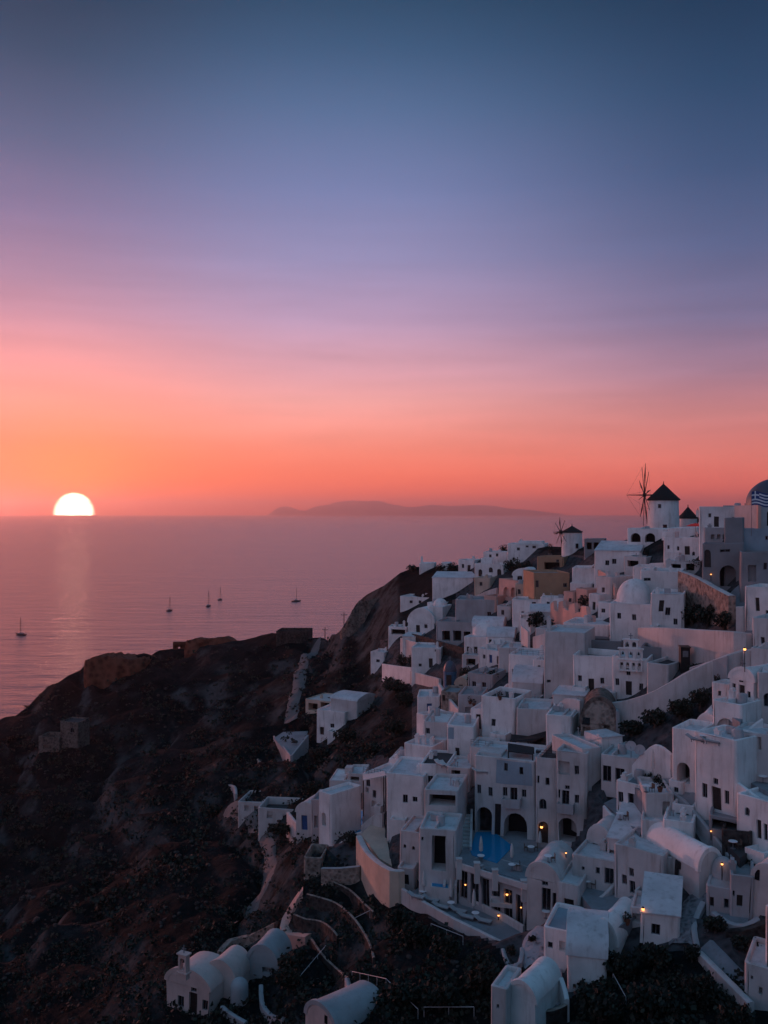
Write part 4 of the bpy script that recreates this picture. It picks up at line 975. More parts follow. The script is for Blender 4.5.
# ---- windmills
def windmill(label, px0, px1, ytop, ybase, yapex, D, hub, Rw, axis_yaw, nspar, bar, win):
    c = P((px0 + px1) / 2, ybase, D); r = (px1 - px0) / 2 / F * D; h = (ybase - ytop) / F * D; ap = (ytop - yapex) / F * D
    root = empty('windmill', c, 0, label, 'windmill', 'white windmills on the ridge')
    bm = bmesh.new(); lathe(bm, [(r * 1.05, -3), (r * 1.03, 0), (r * 1.0, h * .5), (r * .97, h)], 32); mkobj('tower', bm, 'white', root, 'a')
    bm = bmesh.new(); lathe(bm, [(r * 1.0, h - .12), (r * 1.09, h - .02), (r * 1.08, h + .12), (r * .72, h + ap * .36), (r * .30, h + ap * .76), (.1, h + ap), (.07, h + ap + .5), (0, h + ap + .55)], 32); mkobj('thatched_cap', bm, 'thatch', root, 'a')
    for (px, py, wp, hp) in win:
        D2 = D - r; v = P(px, py, D2) - c; a = math.atan2(v.x, r * .98); bm = bmesh.new(); wv, hv = wp / F * D / 2, hp / F * D / 2
        box(bm, -wv, wv, -.10, .3, -hv, hv); o = mkobj('window', bm, 'frame', root); o.location = (r * math.sin(min(.95, max(-.95, v.x / r)) ) , -r * math.cos(math.asin(min(.95, max(-.95, v.x / r)))) + .02, v.z); o.rotation_euler = (0, 0, math.asin(min(.95, max(-.95, v.x / r))))
        bm = bmesh.new(); box(bm, -wv * .8, wv * .8, -.11, -.09, -hv * .85, hv * .85); mkobj('pane', bm, 'glass', o)
    hv = P(hub[0], hub[1], D) - c; a = R(axis_yaw); ax = Vector((-math.sin(a), -math.cos(a), 0)); u = Vector((math.cos(a), -math.sin(a), 0)); z = Vector((0, 0, 1))
    hv = Vector((hv.x, ax.y * abs(hv.x), hv.z)); 
    sw = bpy.data.objects.new('sail_wheel', None)
    bm = bmesh.new(); tube(bm, [Vector((0, 0, hv.z)) , hv, hv + ax * bar], [.16, .16, .06]); lathe_c = hv
    tube(bm, [hv - ax * .3, hv + ax * .3], .42, 10)
    sw = mkobj('sail_axle', bm, 'pole', root)
    for k in range(nspar):
        t = 2 * math.pi * k / nspar + .13; d = u * math.cos(t) + z * math.sin(t); bm = bmesh.new(); tube(bm, [hv, hv + d * Rw], [.10, .05], 5)
        e = u * -math.sin(t) + z * math.cos(t)
        if k % 2 == 0: tube(bm, [hv + d * Rw * .28, hv + d * Rw * .62 + e * .14, hv + d * Rw * .96], [.05, .17, .04], 5)
        mkobj('sail_spar', bm, 'pole', sw)
    bm = bmesh.new(); ring = [hv + (u * math.cos(2 * math.pi * k / nspar + .13) + z * math.sin(2 * math.pi * k / nspar + .13)) * Rw * .97 for k in range(nspar + 1)]; tube(bm, ring, .012, 3, False)
    for k in range(nspar): tube(bm, [hv + ax * bar, ring[k]], .018, 3, False) if k % 3 == 0 else None
    mkobj('rigging', bm, 'pole', sw)
    return root
windmill('large white windmill with a dark pointed cap and slender sails', 648.5, 678.5, 500, 531, 484, 186, (645, 495), 6.6, 96, 10, 3.6, [(660, 506, 3, 4), (665, 527, 4, 5), (677, 528, 3, 5)])
windmill('smaller white windmill further left with a low dark cap', 562, 582, 532, 552, 526, 205, (560, 532), 3.4, 74, 8, 1.8, [(577, 546, 3, 5)])
windmill('windmill half hidden behind the large one, only its dark cap showing', 679, 697, 518, 540, 507, 196, (697, 520), 2.6, -80, 8, 1.0, [(692, 526, 2, 3)])

# ---- domed church on the right
def church():
    D = 133; cx, zb = (778 - 384) / F * (D + 4.5), P(776, 534, D).z; root = empty('church', (cx, D, zb - 3), 0, 'large church with a dark blue grey dome behind the striped flag', 'church')
    ppm = F / D; r = 31 / ppm; hb = (534 - 505) / ppm + 3
    bm = bmesh.new(); s = 32 / ppm; facade(bm, 2 * s, 0, hb, [(-s + (750 - 744.5) / ppm * 1.0 + .3, -s + 1.9, 4.2, 6.4, 1, .5), (-s + 2.6, -s + 3.7, 4.2, 6.4, 1, .5), (-s + 5.0, -s + 6.2, 4.2, 6.4, 1, .5)], None)
    for p, q in (((s, 0), (s, 2 * s)), ((s, 2 * s), (-s, 2 * s)), ((-s, 2 * s), (-s, 0))): quad(bm, (*p, 0), (*q, 0), (*q, hb), (*p, hb))
    quad(bm, (-s, 0, hb), (s, 0, hb), (s, 2 * s, hb), (-s, 2 * s, hb)); mkobj('wall', bm, 'white3', root)
    for xa, xb in ((-s + .3 + 5.5 / ppm, -s + 1.9), (-s + 2.6, -s + 3.7), (-s + 5.0, -s + 6.2)):
        bm = bmesh.new(); quad(bm, (xa, .45, 4.2), (xb, .45, 4.2), (xb, .45, 6.4), (xa, .45, 6.4)); mkobj('window', bm, 'glass', root)
    bm = bmesh.new(); lathe(bm, [(r * 1.02, hb - .3), (r * 1.02, hb + .3), (r * .985, hb + .32)] + [(r * .985 * math.cos(R(k * 7.5)), hb + .32 + r * .84 * math.sin(R(k * 7.5))) for k in range(1, 12)] + [(0, hb + .32 + r * .84)], 40, (0, s)); mkobj('dome', bm, 'domeblue', root, 'a')
    bm = bmesh.new(); lathe(bm, [(.35, hb + r * .84), (.35, hb + r * .84 + 1.0), (0, hb + r * .84 + 1.5)], 12, (0, s)); box(bm, -.05, .05, s - .05, s + .05, hb + r * .84 + 1.4, hb + r * .84 + 2.4); box(bm, -.35, .35, s - .05, s + .05, hb + r * .84 + 1.9, hb + r * .84 + 2.02); mkobj('lantern', bm, 'white3', root)
    bm = bmesh.new(); box(bm, -s - .3, -s + .15, -.3, .3, 0, hb + .5); mkobj('corner_pilaster', bm, 'rose', root)
    bm = bmesh.new(); box(bm, -s - .3, s + .1, -1.2, -.003, 0, 3.2); mkobj('plinth', bm, 'teal', root)
church()
house('blue grey retaining house under the domed church', 735, 800, 529, 556, 'w767,538,3,4', 7, 0, mat='teal', rmat='roofg', D=128)
house('cream block between the flat house and the domed church', 724, 744, 518, 540, '', 4, 4, mat='grey', rmat='roofg', D=129)
def flag():
    D = 124; b = P(751.5, 536, D); root = empty('flag', b, 0, 'blue and white striped flag with a white cross on a pole before the dome', 'flag')
    top = (536 - 491) / F * D; bm = bmesh.new(); tube(bm, [(0, 0, 0), (0, 0, top)], [.05, .03]); mkobj('flagpole', bm, 'frame', root)
    W_, H_ = 3.2, 1.9; bm = bmesh.new(); nx, nz = 36, 18; g = []
    for i in range(nx + 1):
        u = i / nx; g.append([bm.verts.new((u * W_, .16 * math.sin(u * 9 + j * .05) * (u + .2), top - .1 - j / nz * H_ - .35 * u * u + .12 * math.sin(u * 8))) for j in range(nz + 1)])
    for i in range(nx):
        for j in range(nz):
            f = bm.faces.new((g[i][j], g[i + 1][j], g[i + 1][j + 1], g[i][j + 1])); row = j // 2; u = (i + .5) / nx * W_; v = (j + .5) / nz * 9
            if v < 5 and u < 5 / 9 * H_: f.material_index = 1 if (2 <= v < 3 or abs(u - 2.5 / 9 * H_) < .115) else 0
            else: f.material_index = row % 2
    mkobj('cloth', bm, ['stripeb', 'stripew'], root)
flag()

# ---- blue domed chapel among the houses, bell gable
def blue_dome():
    D = tD(450, 684); c = P(450, 684, D); root = empty('chapel', c, R(-14), 'small chapel with a dark blue dome left of the centre', 'chapel'); m = D / F
    bm = bmesh.new(); r = 6.6 * m; lathe(bm, [(r, -3), (r, 12 * m), (r * 1.06, 12 * m), (r * 1.06, 13 * m), (r * .98, 13 * m)], 24); mkobj('drum', bm, 'bluew', root, 'a')
    bm = bmesh.new(); lathe(bm, [(r * .99, 12.9 * m)] + [(r * .99 * math.cos(R(k * 10)), 12.9 * m + r * 1.6 * math.sin(R(k * 10))) for k in range(1, 9)] + [(0, 12.9 * m + r * 1.6)], 24); mkobj('dome', bm, 'domeblue', root, 'a')
    bm = bmesh.new(); z = 12.9 * m + r * 1.6; box(bm, -.05, .05, -.05, .05, z - .1, z + .9); box(bm, -.3, .3, -.05, .05, z + .45, z + .55); mkobj('cross', bm, 'frame', root)
    bm = bmesh.new(); box(bm, -.5, .5, -r - .05, -r + .4, 0, 2.0); mkobj('door', bm, 'wood', root)
blue_dome()
def bell_gable(label, px0, px1, yt, yb, D, tiers, mat='white', yaw=8):
    c = P((px0 + px1) / 2, yb, D); root = empty('bell_gable', c, R(-yaw), label, 'bell gable'); wd = (px1 - px0) / F * D; h = (yb - yt) / F * D
    z = -.6; zz = [0]; tot = sum(t[1] for t in tiers); bm = bmesh.new(); bells = []
    for n, frac, wf in tiers:
        th = h * frac / tot; w_ = wd * wf
        if n == 0: box(bm, -w_ / 2, w_ / 2, 0, .6, z, z + th)
        else:
            cell = w_ / n; ops = [(-w_ / 2 + cell * (k + .2), -w_ / 2 + cell * (k + .8), z + th * .12, z + th * .82, 1) for k in range(n)]
            us = sorted({-w_ / 2, w_ / 2} | {o[0] for o in ops} | {o[1] for o in ops})
            for a, b in zip(us, us[1:]):
                op = [o for o in ops if o[0] < (a + b) / 2 < o[1]]
                if not op: box(bm, a, b, 0, .6, z, z + th)
                else:
                    o = op[0]; box(bm, a, b, 0, .6, z, o[2]); pts = arch_pts(a, b, o[3] - (b - a) / 2, o[3], 8)
                    for p, q in zip(pts, pts[1:]):
                        vs = [bm.verts.new((x, y, zc)) for y in (0, .6) for x, zc in ((p[0], p[1]), (q[0], q[1]), (q[0], z + th), (p[0], z + th))]
                        for ii in ((0, 1, 2, 3), (4, 5, 6, 7), (0, 1, 5, 4)): bm.faces.new([vs[i] for i in ii])
                    bells.append(((a + b) / 2, o[3] - .15, (b - a) * .28))
        box(bm, -w_ / 2 - .15, w_ / 2 + .15, -.12, .72, z + th - .001, z + th + .14); z += th + .14
    mkobj('arcade', bm, mat, root)
    for x, zt, r in bells:
        bm = bmesh.new(); lathe(bm, [(r * .2, zt), (r * .55, zt - r * .4), (r * .7, zt - r * 1.4), (r, zt - r * 2)], 12, (x, .3)); tube(bm, [(x, .3, zt - .05), (x, .3, zt + .3)], .03, 4); mkobj('bell', bm, 'black', root, 'a')
    bm = bmesh.new(); box(bm, -.05, .05, .27, .33, z - .1, z + .8); box(bm, -.28, .28, .27, .33, z + .4, z + .5); mkobj('cross', bm, 'frame', root)
    return root
bell_gable('white tiered bell gable with dark arches over the long white house', 619, 642, 638, 667, tD(630, 697) - .4, [(4, 11, 1.0), (3, 10, 1.0), (2, 8, .6)], 'white', 22)
bell_gable('small bell gable with one opening on the lower chapel', 177, 187, 951, 974, 94, [(0, 4, 1), (1, 12, 1.0)], 'blush', 28)
bell_gable('white bell frame with three openings below the stepped gable on the pebble path', 704, 713, 936, 953, 79.5, [(2, 7, 1), (1, 6, .7)], 'cream', 10)

# ---- free standing walls
W_ = [
 ('long white curved retaining wall sweeping up to the street lamp', [(598, 704, 728), (625, 701, 727), (655, 691, 716), (682, 675, 702), (705, 664, 686), (728, 655, 672), (744, 650, 662)], .6, 'white2'),
 ('stone retaining wall with a white sloping coping', [(681, 571, 606), (697, 577, 612), (715, 587, 618), (732, 596, 622)], 1.0, 'stonel', 'white2'),
 ('broad white wall along the street above the long white house', [(640, 628, 654), (668, 628, 660), (700, 630, 662), (735, 632, 660), (750, 634, 656)], .7, 'white2'),
 ('pale wall standing before the street at the right', [(690, 668, 690), (706, 663, 684), (728, 656, 676)], .5, 'white3'),
 ('white parapet right of the street lamp', [(744, 651, 668), (757, 648, 664), (769, 640, 660)], .5, 'white2'),
 ('white pillar wall at the end of the dark stone recess', [(737, 607, 632), (744, 607, 632)], .8, 'white2'),
 ('thin white wall slanting down from the blue dome', [(439, 683, 700), (446, 694, 708), (454, 704, 716), (461, 712, 722)], .5, 'white2'),
 ('white terrace wall below the dark trees at the left end', [(383, 664, 675), (397, 666, 677), (412, 668, 680)], .5, 'white'),
 ('white terrace wall under the terraced house left of the blue dome', [(411, 671, 682), (425, 675, 685), (440, 679, 688)], .5, 'white2'),
 ('dark stone wall under the vaulted end house', [(408, 633, 641), (425, 637, 647), (445, 643, 654), (464, 648, 658)], .6, 'stoned'),
 ('white wall slanting below the dark stone wall', [(401, 638, 650), (418, 643, 656), (440, 650, 664)], .4, 'white2'),
 ('white stair wall climbing left of the rose house', [(473, 598, 604), (485, 592, 599), (497, 588, 596)], .5, 'white2'),
 ('thin white wall edge standing in the dark gap', [(522, 626, 650), (529, 632, 656)], .4, 'white2'),
 ('curved white wall closing the dark gap', [(534, 637, 658), (545, 634, 655), (556, 632, 650)], .5, 'white2'),
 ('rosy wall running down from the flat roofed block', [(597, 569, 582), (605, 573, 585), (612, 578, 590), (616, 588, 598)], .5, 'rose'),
 ('white wall before the ruined stone vault', [(548, 714, 724), (566, 699, 726), (581, 701, 728)], .5, 'white2'),
 ('pale coping wall curving round the ruined stone vault', [(582, 699, 704), (598, 696, 702), (610, 701, 712), (618, 712, 735)], .4, 'white3'),
 ('great white curved wall behind the potted plants', [(633, 765, 790), (645, 752, 785), (655, 745, 780), (664, 748, 776), (672, 755, 775)], .5, 'white'),
 ('white balcony wall curving below the black balcony', [(604, 806, 824), (615, 818, 833), (628, 829, 842), (642, 834, 846)], .35, 'white'),
 ('white parapet sloping down at the right edge', [(722, 772, 812), (740, 784, 822), (756, 796, 834), (772, 806, 842)], .4, 'white'),
 ('white sloping wall rising to the chapel terrace', [(731, 745, 768), (742, 735, 762), (754, 725, 752), (762, 719, 745)], .4, 'white'),
 ('large tan bastion wall below the round white corner', [(359, 836, 872), (366, 850, 880), (378, 862, 893), (392, 870, 905), (403, 870, 900)], .8, 'cream', 'white2'),
 ('white wall edging the rosy bastion path', [(361, 826, 838), (368, 820, 834), (376, 815, 830), (383, 814, 826)], .4, 'white2'),
 ('stone planter wall with a pale coping left of the bastion', [(322, 868, 884), (340, 868, 884), (360, 866, 880)], .5, 'stonel', 'white3'),
 ('white planter wall running up to the long pool house', [(322, 867, 876), (330, 857, 868), (336, 847, 858), (350, 836, 848), (362, 832, 844)], .4, 'white2'),
 ('pinkish ramp wall curling down to the dark terraces', [(303, 888, 894), (296, 898, 904), (289, 912, 918), (285, 926, 932), (292, 933, 939), (309, 935, 941)], 1.3, 'rose'),
 ('low curved terrace wall in the dark garden, uppermost', [(307, 894, 906), (322, 898, 910), (336, 903, 914), (350, 914, 924), (360, 926, 934), (369, 942, 950), (374, 958, 964)], .3, 'stoned', 'stonel'),
 ('low curved terrace wall in the dark garden below the pink ramp', [(294, 914, 926), (306, 919, 930), (320, 921, 932), (331, 928, 938), (338, 936, 944)], .3, 'stoned', 'stonel'),
 ('long low kerb wall crossing the dark garden down to the vault', [(311, 938, 946), (322, 954, 960), (334, 966, 972), (348, 978, 984)], .3, 'stoned', 'stonel'),
 ('short kerb wall above the bottom vault', [(347, 978, 984), (351, 992, 998)], .5, 'white3'),
 ('long kerb wall in the garden beneath the bastion', [(334, 882, 888), (350, 890, 896), (366, 905, 911), (374, 912, 918)], .3, 'stoned', 'stonel'),
 ('curved blue grey kerb path beside the lower chapel', [(261, 985, 992), (262, 1002, 1008), (270, 1014, 1020), (284, 1018, 1024)], .5, 'white3'),
 ('curved kerb wall in front of the lower chapel', [(222, 1006, 1012), (232, 1014, 1020), (246, 1022, 1030)], .5, 'white3'),
 ('stone bank wall left of the pale vaulted house', [(220, 952, 958), (230, 940, 946), (250, 935, 941), (276, 922, 930)], .8, 'stonel'),
 ('white wall edging the square planter above the pale bastion', [(503, 949, 958), (509, 965, 972), (520, 962, 970), (522, 948, 957)], .4, 'white3'),
 ('white wall running down from the square planter', [(516, 964, 972), (513, 975, 984), (511, 985, 996)], .4, 'white3'),
 ('curved dark parapet of the pebble patio', [(527, 994, 1004), (531, 1004, 1012), (538, 1010, 1018), (552, 1010, 1017), (566, 1004, 1012)], .4, 'stoned', 'stonel'),
 ('white wall with a rosy edge right of the pebble patio', [(561, 978, 1000), (565, 990, 1006), (567, 1000, 1012)], .4, 'white'),
 ('white wall beside the lower right stone steps', [(703, 902, 914), (697, 915, 926), (694, 928, 940), (697, 945, 954)], .5, 'white3'),
 ('long white ramp wall running down to the lower right corner', [(700, 952, 960), (716, 968, 976), (733, 985, 993), (751, 1003, 1012)], .6, 'white2'),
 ('dark rubble terrace wall below the round domed house', [(726, 930, 940), (742, 929, 938), (756, 925, 934), (768, 920, 930)], .7, 'stoned'),
 ('curved white kerb in front of the round domed house', [(714, 912, 920), (728, 922, 930), (744, 925, 932), (758, 918, 926)], .6, 'white3'),
 ('broken white wall beside the ruin under the track', [(288, 812, 824), (296, 822, 830), (302, 824, 832)], .5, 'white2'),
 ('white lane wall climbing along the dark slope to the rosy house', [(383, 778, 788), (386, 770, 780), (393, 757, 768), (402, 747, 758)], .6, 'white3'),
 ('second white lane wall beside the climbing lane', [(389, 780, 790), (393, 770, 780), (399, 760, 770), (407, 752, 762)], .5, 'white'),
 ('stone field wall crossing the dark slope near the broken houses', [(205, 784, 788), (215, 772, 777), (228, 764, 769)], .6, 'stonel'),
 ('white roadside wall on the dark slope by the ruin', [(222, 784, 790), (234, 786, 792), (236, 794, 800)], .6, 'white3'),
 ('stone wall corner on the dark slope under the canvas roof', [(256, 756, 760), (262, 766, 771), (266, 774, 779), (276, 764, 769)], .6, 'stonel'),
 ('white retaining wall under the big barrel vault lane', [(668, 790, 800), (684, 800, 812), (700, 818, 830), (716, 838, 850), (730, 856, 866)], .4, 'white3'),
 ('white wall of the corner house terrace', [(588, 904, 914), (602, 896, 906), (614, 884, 894), (617, 876, 884)], .35, 'white2'),
 ('lower white terrace wall before the slanting roof house', [(614, 912, 922), (624, 906, 916), (634, 898, 908), (646, 892, 902)], .35, 'white2'),
 ('white zigzag wall above the sunlit rounded gable', [(587, 902, 914), (600, 910, 924), (612, 920, 934), (626, 930, 942)], .35, 'white2'),
 ('white wall with a step beside the slanting stairs', [(574, 878, 892), (583, 888, 900), (592, 894, 905)], .35, 'white2'),
 ('white wall left of the stairs below the hotel', [(580, 848, 868), (572, 858, 870), (576, 868, 880)], .35, 'white2'),
]
for q in W_:
    wall(q[0], q[1], q[2], q[3], cope=q[4] if len(q) > 4 else None, name='retaining_wall' if 'retaining' in q[0] else 'garden_wall', group='whitewashed garden and terrace walls')

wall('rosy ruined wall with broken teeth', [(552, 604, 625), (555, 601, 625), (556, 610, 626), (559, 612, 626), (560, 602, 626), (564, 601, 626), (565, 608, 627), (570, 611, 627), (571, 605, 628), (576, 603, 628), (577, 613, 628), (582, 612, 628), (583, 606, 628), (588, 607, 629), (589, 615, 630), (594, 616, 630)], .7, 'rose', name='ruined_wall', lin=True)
# ---- rounded bastions
def bastion(label, px, yt, yb, rpx, D, mat, sy=1.0, flare=1.15, cap=.25):
    c = P(px, yb, D); r = rpx / F * D; h = (yb - yt) / F * D; bm = bmesh.new()
    lathe(bm, [(r * flare * 1.08, -4), (r * flare, 0), (r * (1 + (flare - 1) * .4), h * .5), (r, h - .15)] + [(r * math.cos(R(15 * k)), h - .15 + r * cap * math.sin(R(15 * k))) for k in range(1, 6)] + [(0, h - .15 + r * cap)], 28, (0, 0), 1, sy)
    o = mkobj('bastion', bm, mat, None, 'a'); o.location = c + Vector((0, r * sy, 0)); return tag(o, label, 'bastion')
bastion('rounded apse of the lower chapel', 238, 990, 1008, 9, tD(238,1002), 'white3', 1.0, 1.0, 1.0)
# ---- terraces, pools, patios
fl, zt_ = floor('blue grey pool terrace in front of the hotel arches', [(457, 861), (528, 882), (572, 862), (580, 846), (560, 832), (472, 830)], z=P(493, 877, 99).z + .02)
fl, _ = floor('deep blue swimming pool reaching into the hotel arch', [(470, 850), (476, 832), (494, 832), (513, 846), (497, 863), (472, 855)], z=zt_ + .06, mat='pool', thick=.05, name='pool', cat='swimming pool')
z2 = P(493, 915, 99).z - .05
fl2, _ = floor('lower sun terrace with round white tables', [(405, 894), (428, 884), (455, 897), (480, 908), (505, 920), (530, 934), (548, 950), (528, 956), (500, 948), (480, 938), (455, 926), (430, 912), (412, 902)], z=z2)
level_wall('white curved wall of the lower sun terrace', [(402, 888), (412, 895), (430, 905), (455, 919), (480, 931), (500, 941), (526, 951)], z2 + .65, 2.0, .45)
level_wall('white wall between the sun terrace and the pavilion', [(428, 879), (455, 892), (480, 903), (505, 915), (524, 926)], z2 + .75, 1.5, .3)
level_wall('white pool terrace wall with square posts', [(456, 862), (478, 869), (503, 877), (529, 885)], zt_ + .45, .6, .25)
floor('long blue pool between the pink roof path and the planter', [(346, 811), (363, 811), (362, 832), (351, 834)], mat='pool', name='pool', cat='swimming pool', basin=True)
floor('pink paved roof path beside the long blue pool', [(333, 810), (346, 809), (351, 833), (339, 836)], mat='white2')
floor('pebble patio with a curved edge at the bottom', [(537, 960), (560, 962), (566, 1000), (552, 1008), (538, 1006), (530, 996)], mat='pebble', name='patio', cat='patio')
floor('rosy floor between the bastion wall and the round buttress', [(361, 834), (382, 814), (392, 866), (379, 858)], mat='cream')
floor('dark blue plunge pool inside the cave house', [(432, 872), (446, 870), (448, 888), (432, 886)], mat='pool', name='pool', cat='plunge pool', basin=True)
floor('small terrace with white table before the corner house', [(577, 890), (618, 876), (626, 900), (594, 912)], mat='floor')
floor('small terrace under the slanting roof house', [(592, 912), (640, 892), (652, 906), (614, 930)], mat='floor')
floor('blue grey terrace behind the white balcony wall', [(604, 803), (618, 796), (645, 822), (640, 834)], mat='floor')
floor('plant terrace under the great curved wall', [(628, 782), (640, 772), (672, 776), (674, 794), (646, 796)], mat='floor')
floor('chapel forecourt above the arched niche', [(712, 705), (728, 696), (748, 712), (740, 722)], mat='floor')
floor('terrace with loungers on the chapel block', [(676, 737), (698, 728), (716, 736), (720, 748), (700, 745)], mat='floor')
floor('terrace with a white table at the right edge', [(738, 776), (764, 768), (790, 790), (768, 792)], mat='floor')
floor('dark table terrace right of the lane', [(722, 840), (744, 834), (757, 846), (740, 858)], mat='roofd')
floor('curved grey terrace before the round domed house', [(716, 914), (735, 908), (752, 914), (745, 925), (728, 922)], mat='floor')
# ---- stairs
stairs('long straight flight of white steps left of the hotel', (464, 852), (467, 780), 1.3)
stairs('flight of steps beside the dark glazed pavilion', (450, 891), (453, 864), 1.0)
stairs('grey steps between the stepped house and the corner house', (581, 922), (583, 893), 1.3)
stairs('dark steps climbing behind the round shouldered gable', (568, 872), (558, 856), 1.5)
stairs('steps along the white house with a dark roof terrace', (489, 748), (478, 728), 1.4)
stairs('steps in front of the small terrace at the slanting roof house', (606, 920), (614, 908), 1.2)
def lane(name, label, pts, width, mat):
    o = strip(name, label, pts, width, mat, lift=.25); return o
lane('lane', 'cobbled stepped lane between the sloping roof house and the domed house', [(680, 946), (684, 925), (694, 905), (706, 890), (716, 876)], 2.8, 'cobble')
lane('lane', 'dark lane curving past the great white house', [(660, 782), (684, 796), (704, 820), (722, 846), (736, 866)], 3.0, 'roofg')
lane('lane', 'blue grey ramp lane in the lower right corner', [(704, 948), (722, 966), (742, 984), (764, 1004)], 2.4, 'floor')
lane('lane', 'stair lane sloping under the ruined grey house', [(735, 590), (742, 606), (750, 624), (758, 640)], 3.0, 'floor')
lane('lane', 'pebble lane beside the small blue window house', [(537, 965), (533, 950), (536, 938), (544, 928)], 3.0, 'pebble')
# ---- canvas roofs and awnings
def canopy(label, pts, h, D, mat='fabric', posts=True, name='canopy', cat='canopy', tilt=0):
    V = [P(px, py, D_) for (px, py), D_ in zip(pts, D)]; o0 = sum(V, Vector()) / len(V); root = empty(name, (o0.x, o0.y, o0.z - h), 0, label, cat)
    bm = bmesh.new(); t = [bm.verts.new(v - o0 + Vector((0, 0, h))) for v in V]; b = [bm.verts.new(v - o0 + Vector((0, 0, h - .12))) for v in V]
    bm.faces.new(t); bm.faces.new(b[::-1])
    for i in range(len(t)): bm.faces.new((t[i], t[(i + 1) % len(t)], b[(i + 1) % len(t)], b[i]))
    mkobj('canvas', bm, mat, root)
    if posts:
        for v in V:
            q = v - o0; bm = bmesh.new(); tube(bm, [(q.x * .97, q.y * .97, -3), (q.x * .97, q.y * .97, q.z + h - .1)], .09, 5); mkobj('post', bm, 'pole', root)
floor('pale triangular terrace on the dark slope above the ruined houses', [(274, 738), (283, 732), (308, 731), (306, 738), (291, 757), (285, 751)], mat='roofg')
wall('white parapet along the left edge of the triangular terrace', [(274, 736, 741), (283, 746, 751), (291, 756, 761)], .35, 'white3')
wall('white parapet along the right edge of the triangular terrace', [(292, 755, 760), (300, 745, 750), (308, 735, 740)], .35, 'white3')
canopy('upper black awning of the restaurant below the square house', [(511, 734), (528, 736), (546, 731), (545, 737), (530, 741), (511, 741)], 2.6, [122, 121.5, 121, 119.5, 119, 119.5], 'black')
canopy('lower black awning of the restaurant under the upper one', [(508, 743), (534, 747), (533, 754), (508, 751)], 2.6, [116, 115, 112, 113], 'black')
canopy('flat black canopy on the roof terrace of the hotel block', [(536, 750), (557, 752), (556, 760), (536, 758)], 2.4, [116, 115, 113, 114], 'black')
canopy('pale slatted pergola by the rosy house', [(363, 775), (384, 771), (386, 775), (363, 780)], 2.5, [132, 130, 127, 128], 'fabric')
# black roadside sign box beside the street
def kiosk():
    D = tD(685, 672); b = P(685.5, 671, D); root = empty('entrance_booth', b, R(-8), 'tall dark booth with a pale window standing by the street wall', 'booth'); m = D / F
    bm = bmesh.new(); box(bm, -4.5 * m, 4.5 * m, 0, 1.4, -1, 23 * m); mkobj('body', bm, 'black', root)
    bm = bmesh.new(); box(bm, -2.6 * m, 2.6 * m, -.05, .02, 14 * m, 20 * m); mkobj('pane', bm, 'frame', root)
    bm = bmesh.new(); box(bm, -5 * m, 5 * m, -.2, 1.6, 23 * m, 23 * m + .15); mkobj('roof', bm, 'wood', root)
kiosk()

# ---- the slope is cut back level with the terraces laid into it
def inside(p, poly):
    c = False; n = len(poly)
    for i in range(n):
        a, b = poly[i], poly[i - 1]
        if (a[1] > p[1]) != (b[1] > p[1]) and p[0] < (b[0] - a[0]) * (p[1] - a[1]) / (b[1] - a[1]) + a[0]: c = not c
    return c
for poly, z in PADS:
    cx = sum(p[0] for p in poly) / len(poly); cy = sum(p[1] for p in poly) / len(poly)
    big = []
    for x, y in poly:
        d = math.hypot(x - cx, y - cy) or 1; big.append((x + (x - cx) / d * 1.3, y + (y - cy) / d * 1.3))
    x0, x1 = min(p[0] for p in big), max(p[0] for p in big); y0, y1 = min(p[1] for p in big), max(p[1] for p in big)
    for v in hill.data.vertices:
        c = v.co
        if x0 < c.x < x1 and y0 < c.y < y1 and c.z > z - .35 and inside((c.x, c.y), big): c.z = z - .35
hill.data.update()
bpy.context.view_layer.update(); DG = bpy.context.evaluated_depsgraph_get()
def vis(px, py, back=0.0):
    d = Vector(((px - 384) / F, 1, -(py - HY) / F)).normalized()
    h = SC.ray_cast(DG, CAM, d)
    return (h[1] - d * back) if h[0] else G(px, py)
# ================================================================ furniture, lamps, boats, plants
def parasol(label, px, yt, yb, D, closed=True, mat='fabric', group='closed parasols on the terraces'):
    b = vis(px, yb); D = b.y; h = max(1.7, min(3.2, (yb - yt) / F * D)); root = empty('parasol', b, 0, label, 'parasol', group)
    bm = bmesh.new(); tube(bm, [(0, 0, 0), (0, 0, h)], .035); lathe(bm, [(.28, 0), (.28, .08), (.08, .12)], 12); mkobj('pole', bm, 'frame', root)
    bm = bmesh.new()
    if closed: lathe(bm, [(.05, h * .30), (.21, h * .34), (.24, h * .5), (.15, h * .85), (.03, h * 1.0), (0, h * 1.02)], 10)
    else: lathe(bm, [(1.6, h - .55), (1.55, h - .5), (.8, h - .2), (0, h)], 12); 
    mkobj('canopy', bm, mat, root, 'a'); return root
def table(label, px, py, D, r=.42, h=.72):
    b = vis(px, py + 5); root = empty('table', b, 0, label, 'table', 'round white terrace tables')
    bm = bmesh.new(); lathe(bm, [(r, h - .04), (r, h), (0, h)], 18); lathe(bm, [(0, h - .04), (r, h - .04)], 18); mkobj('table_top', bm, 'tablew', root)
    bm = bmesh.new(); tube(bm, [(0, 0, 0), (0, 0, h - .05)], .04); lathe(bm, [(.25, 0), (.25, .03), (.04, .05)], 10); mkobj('pedestal', bm, 'frame', root); return root
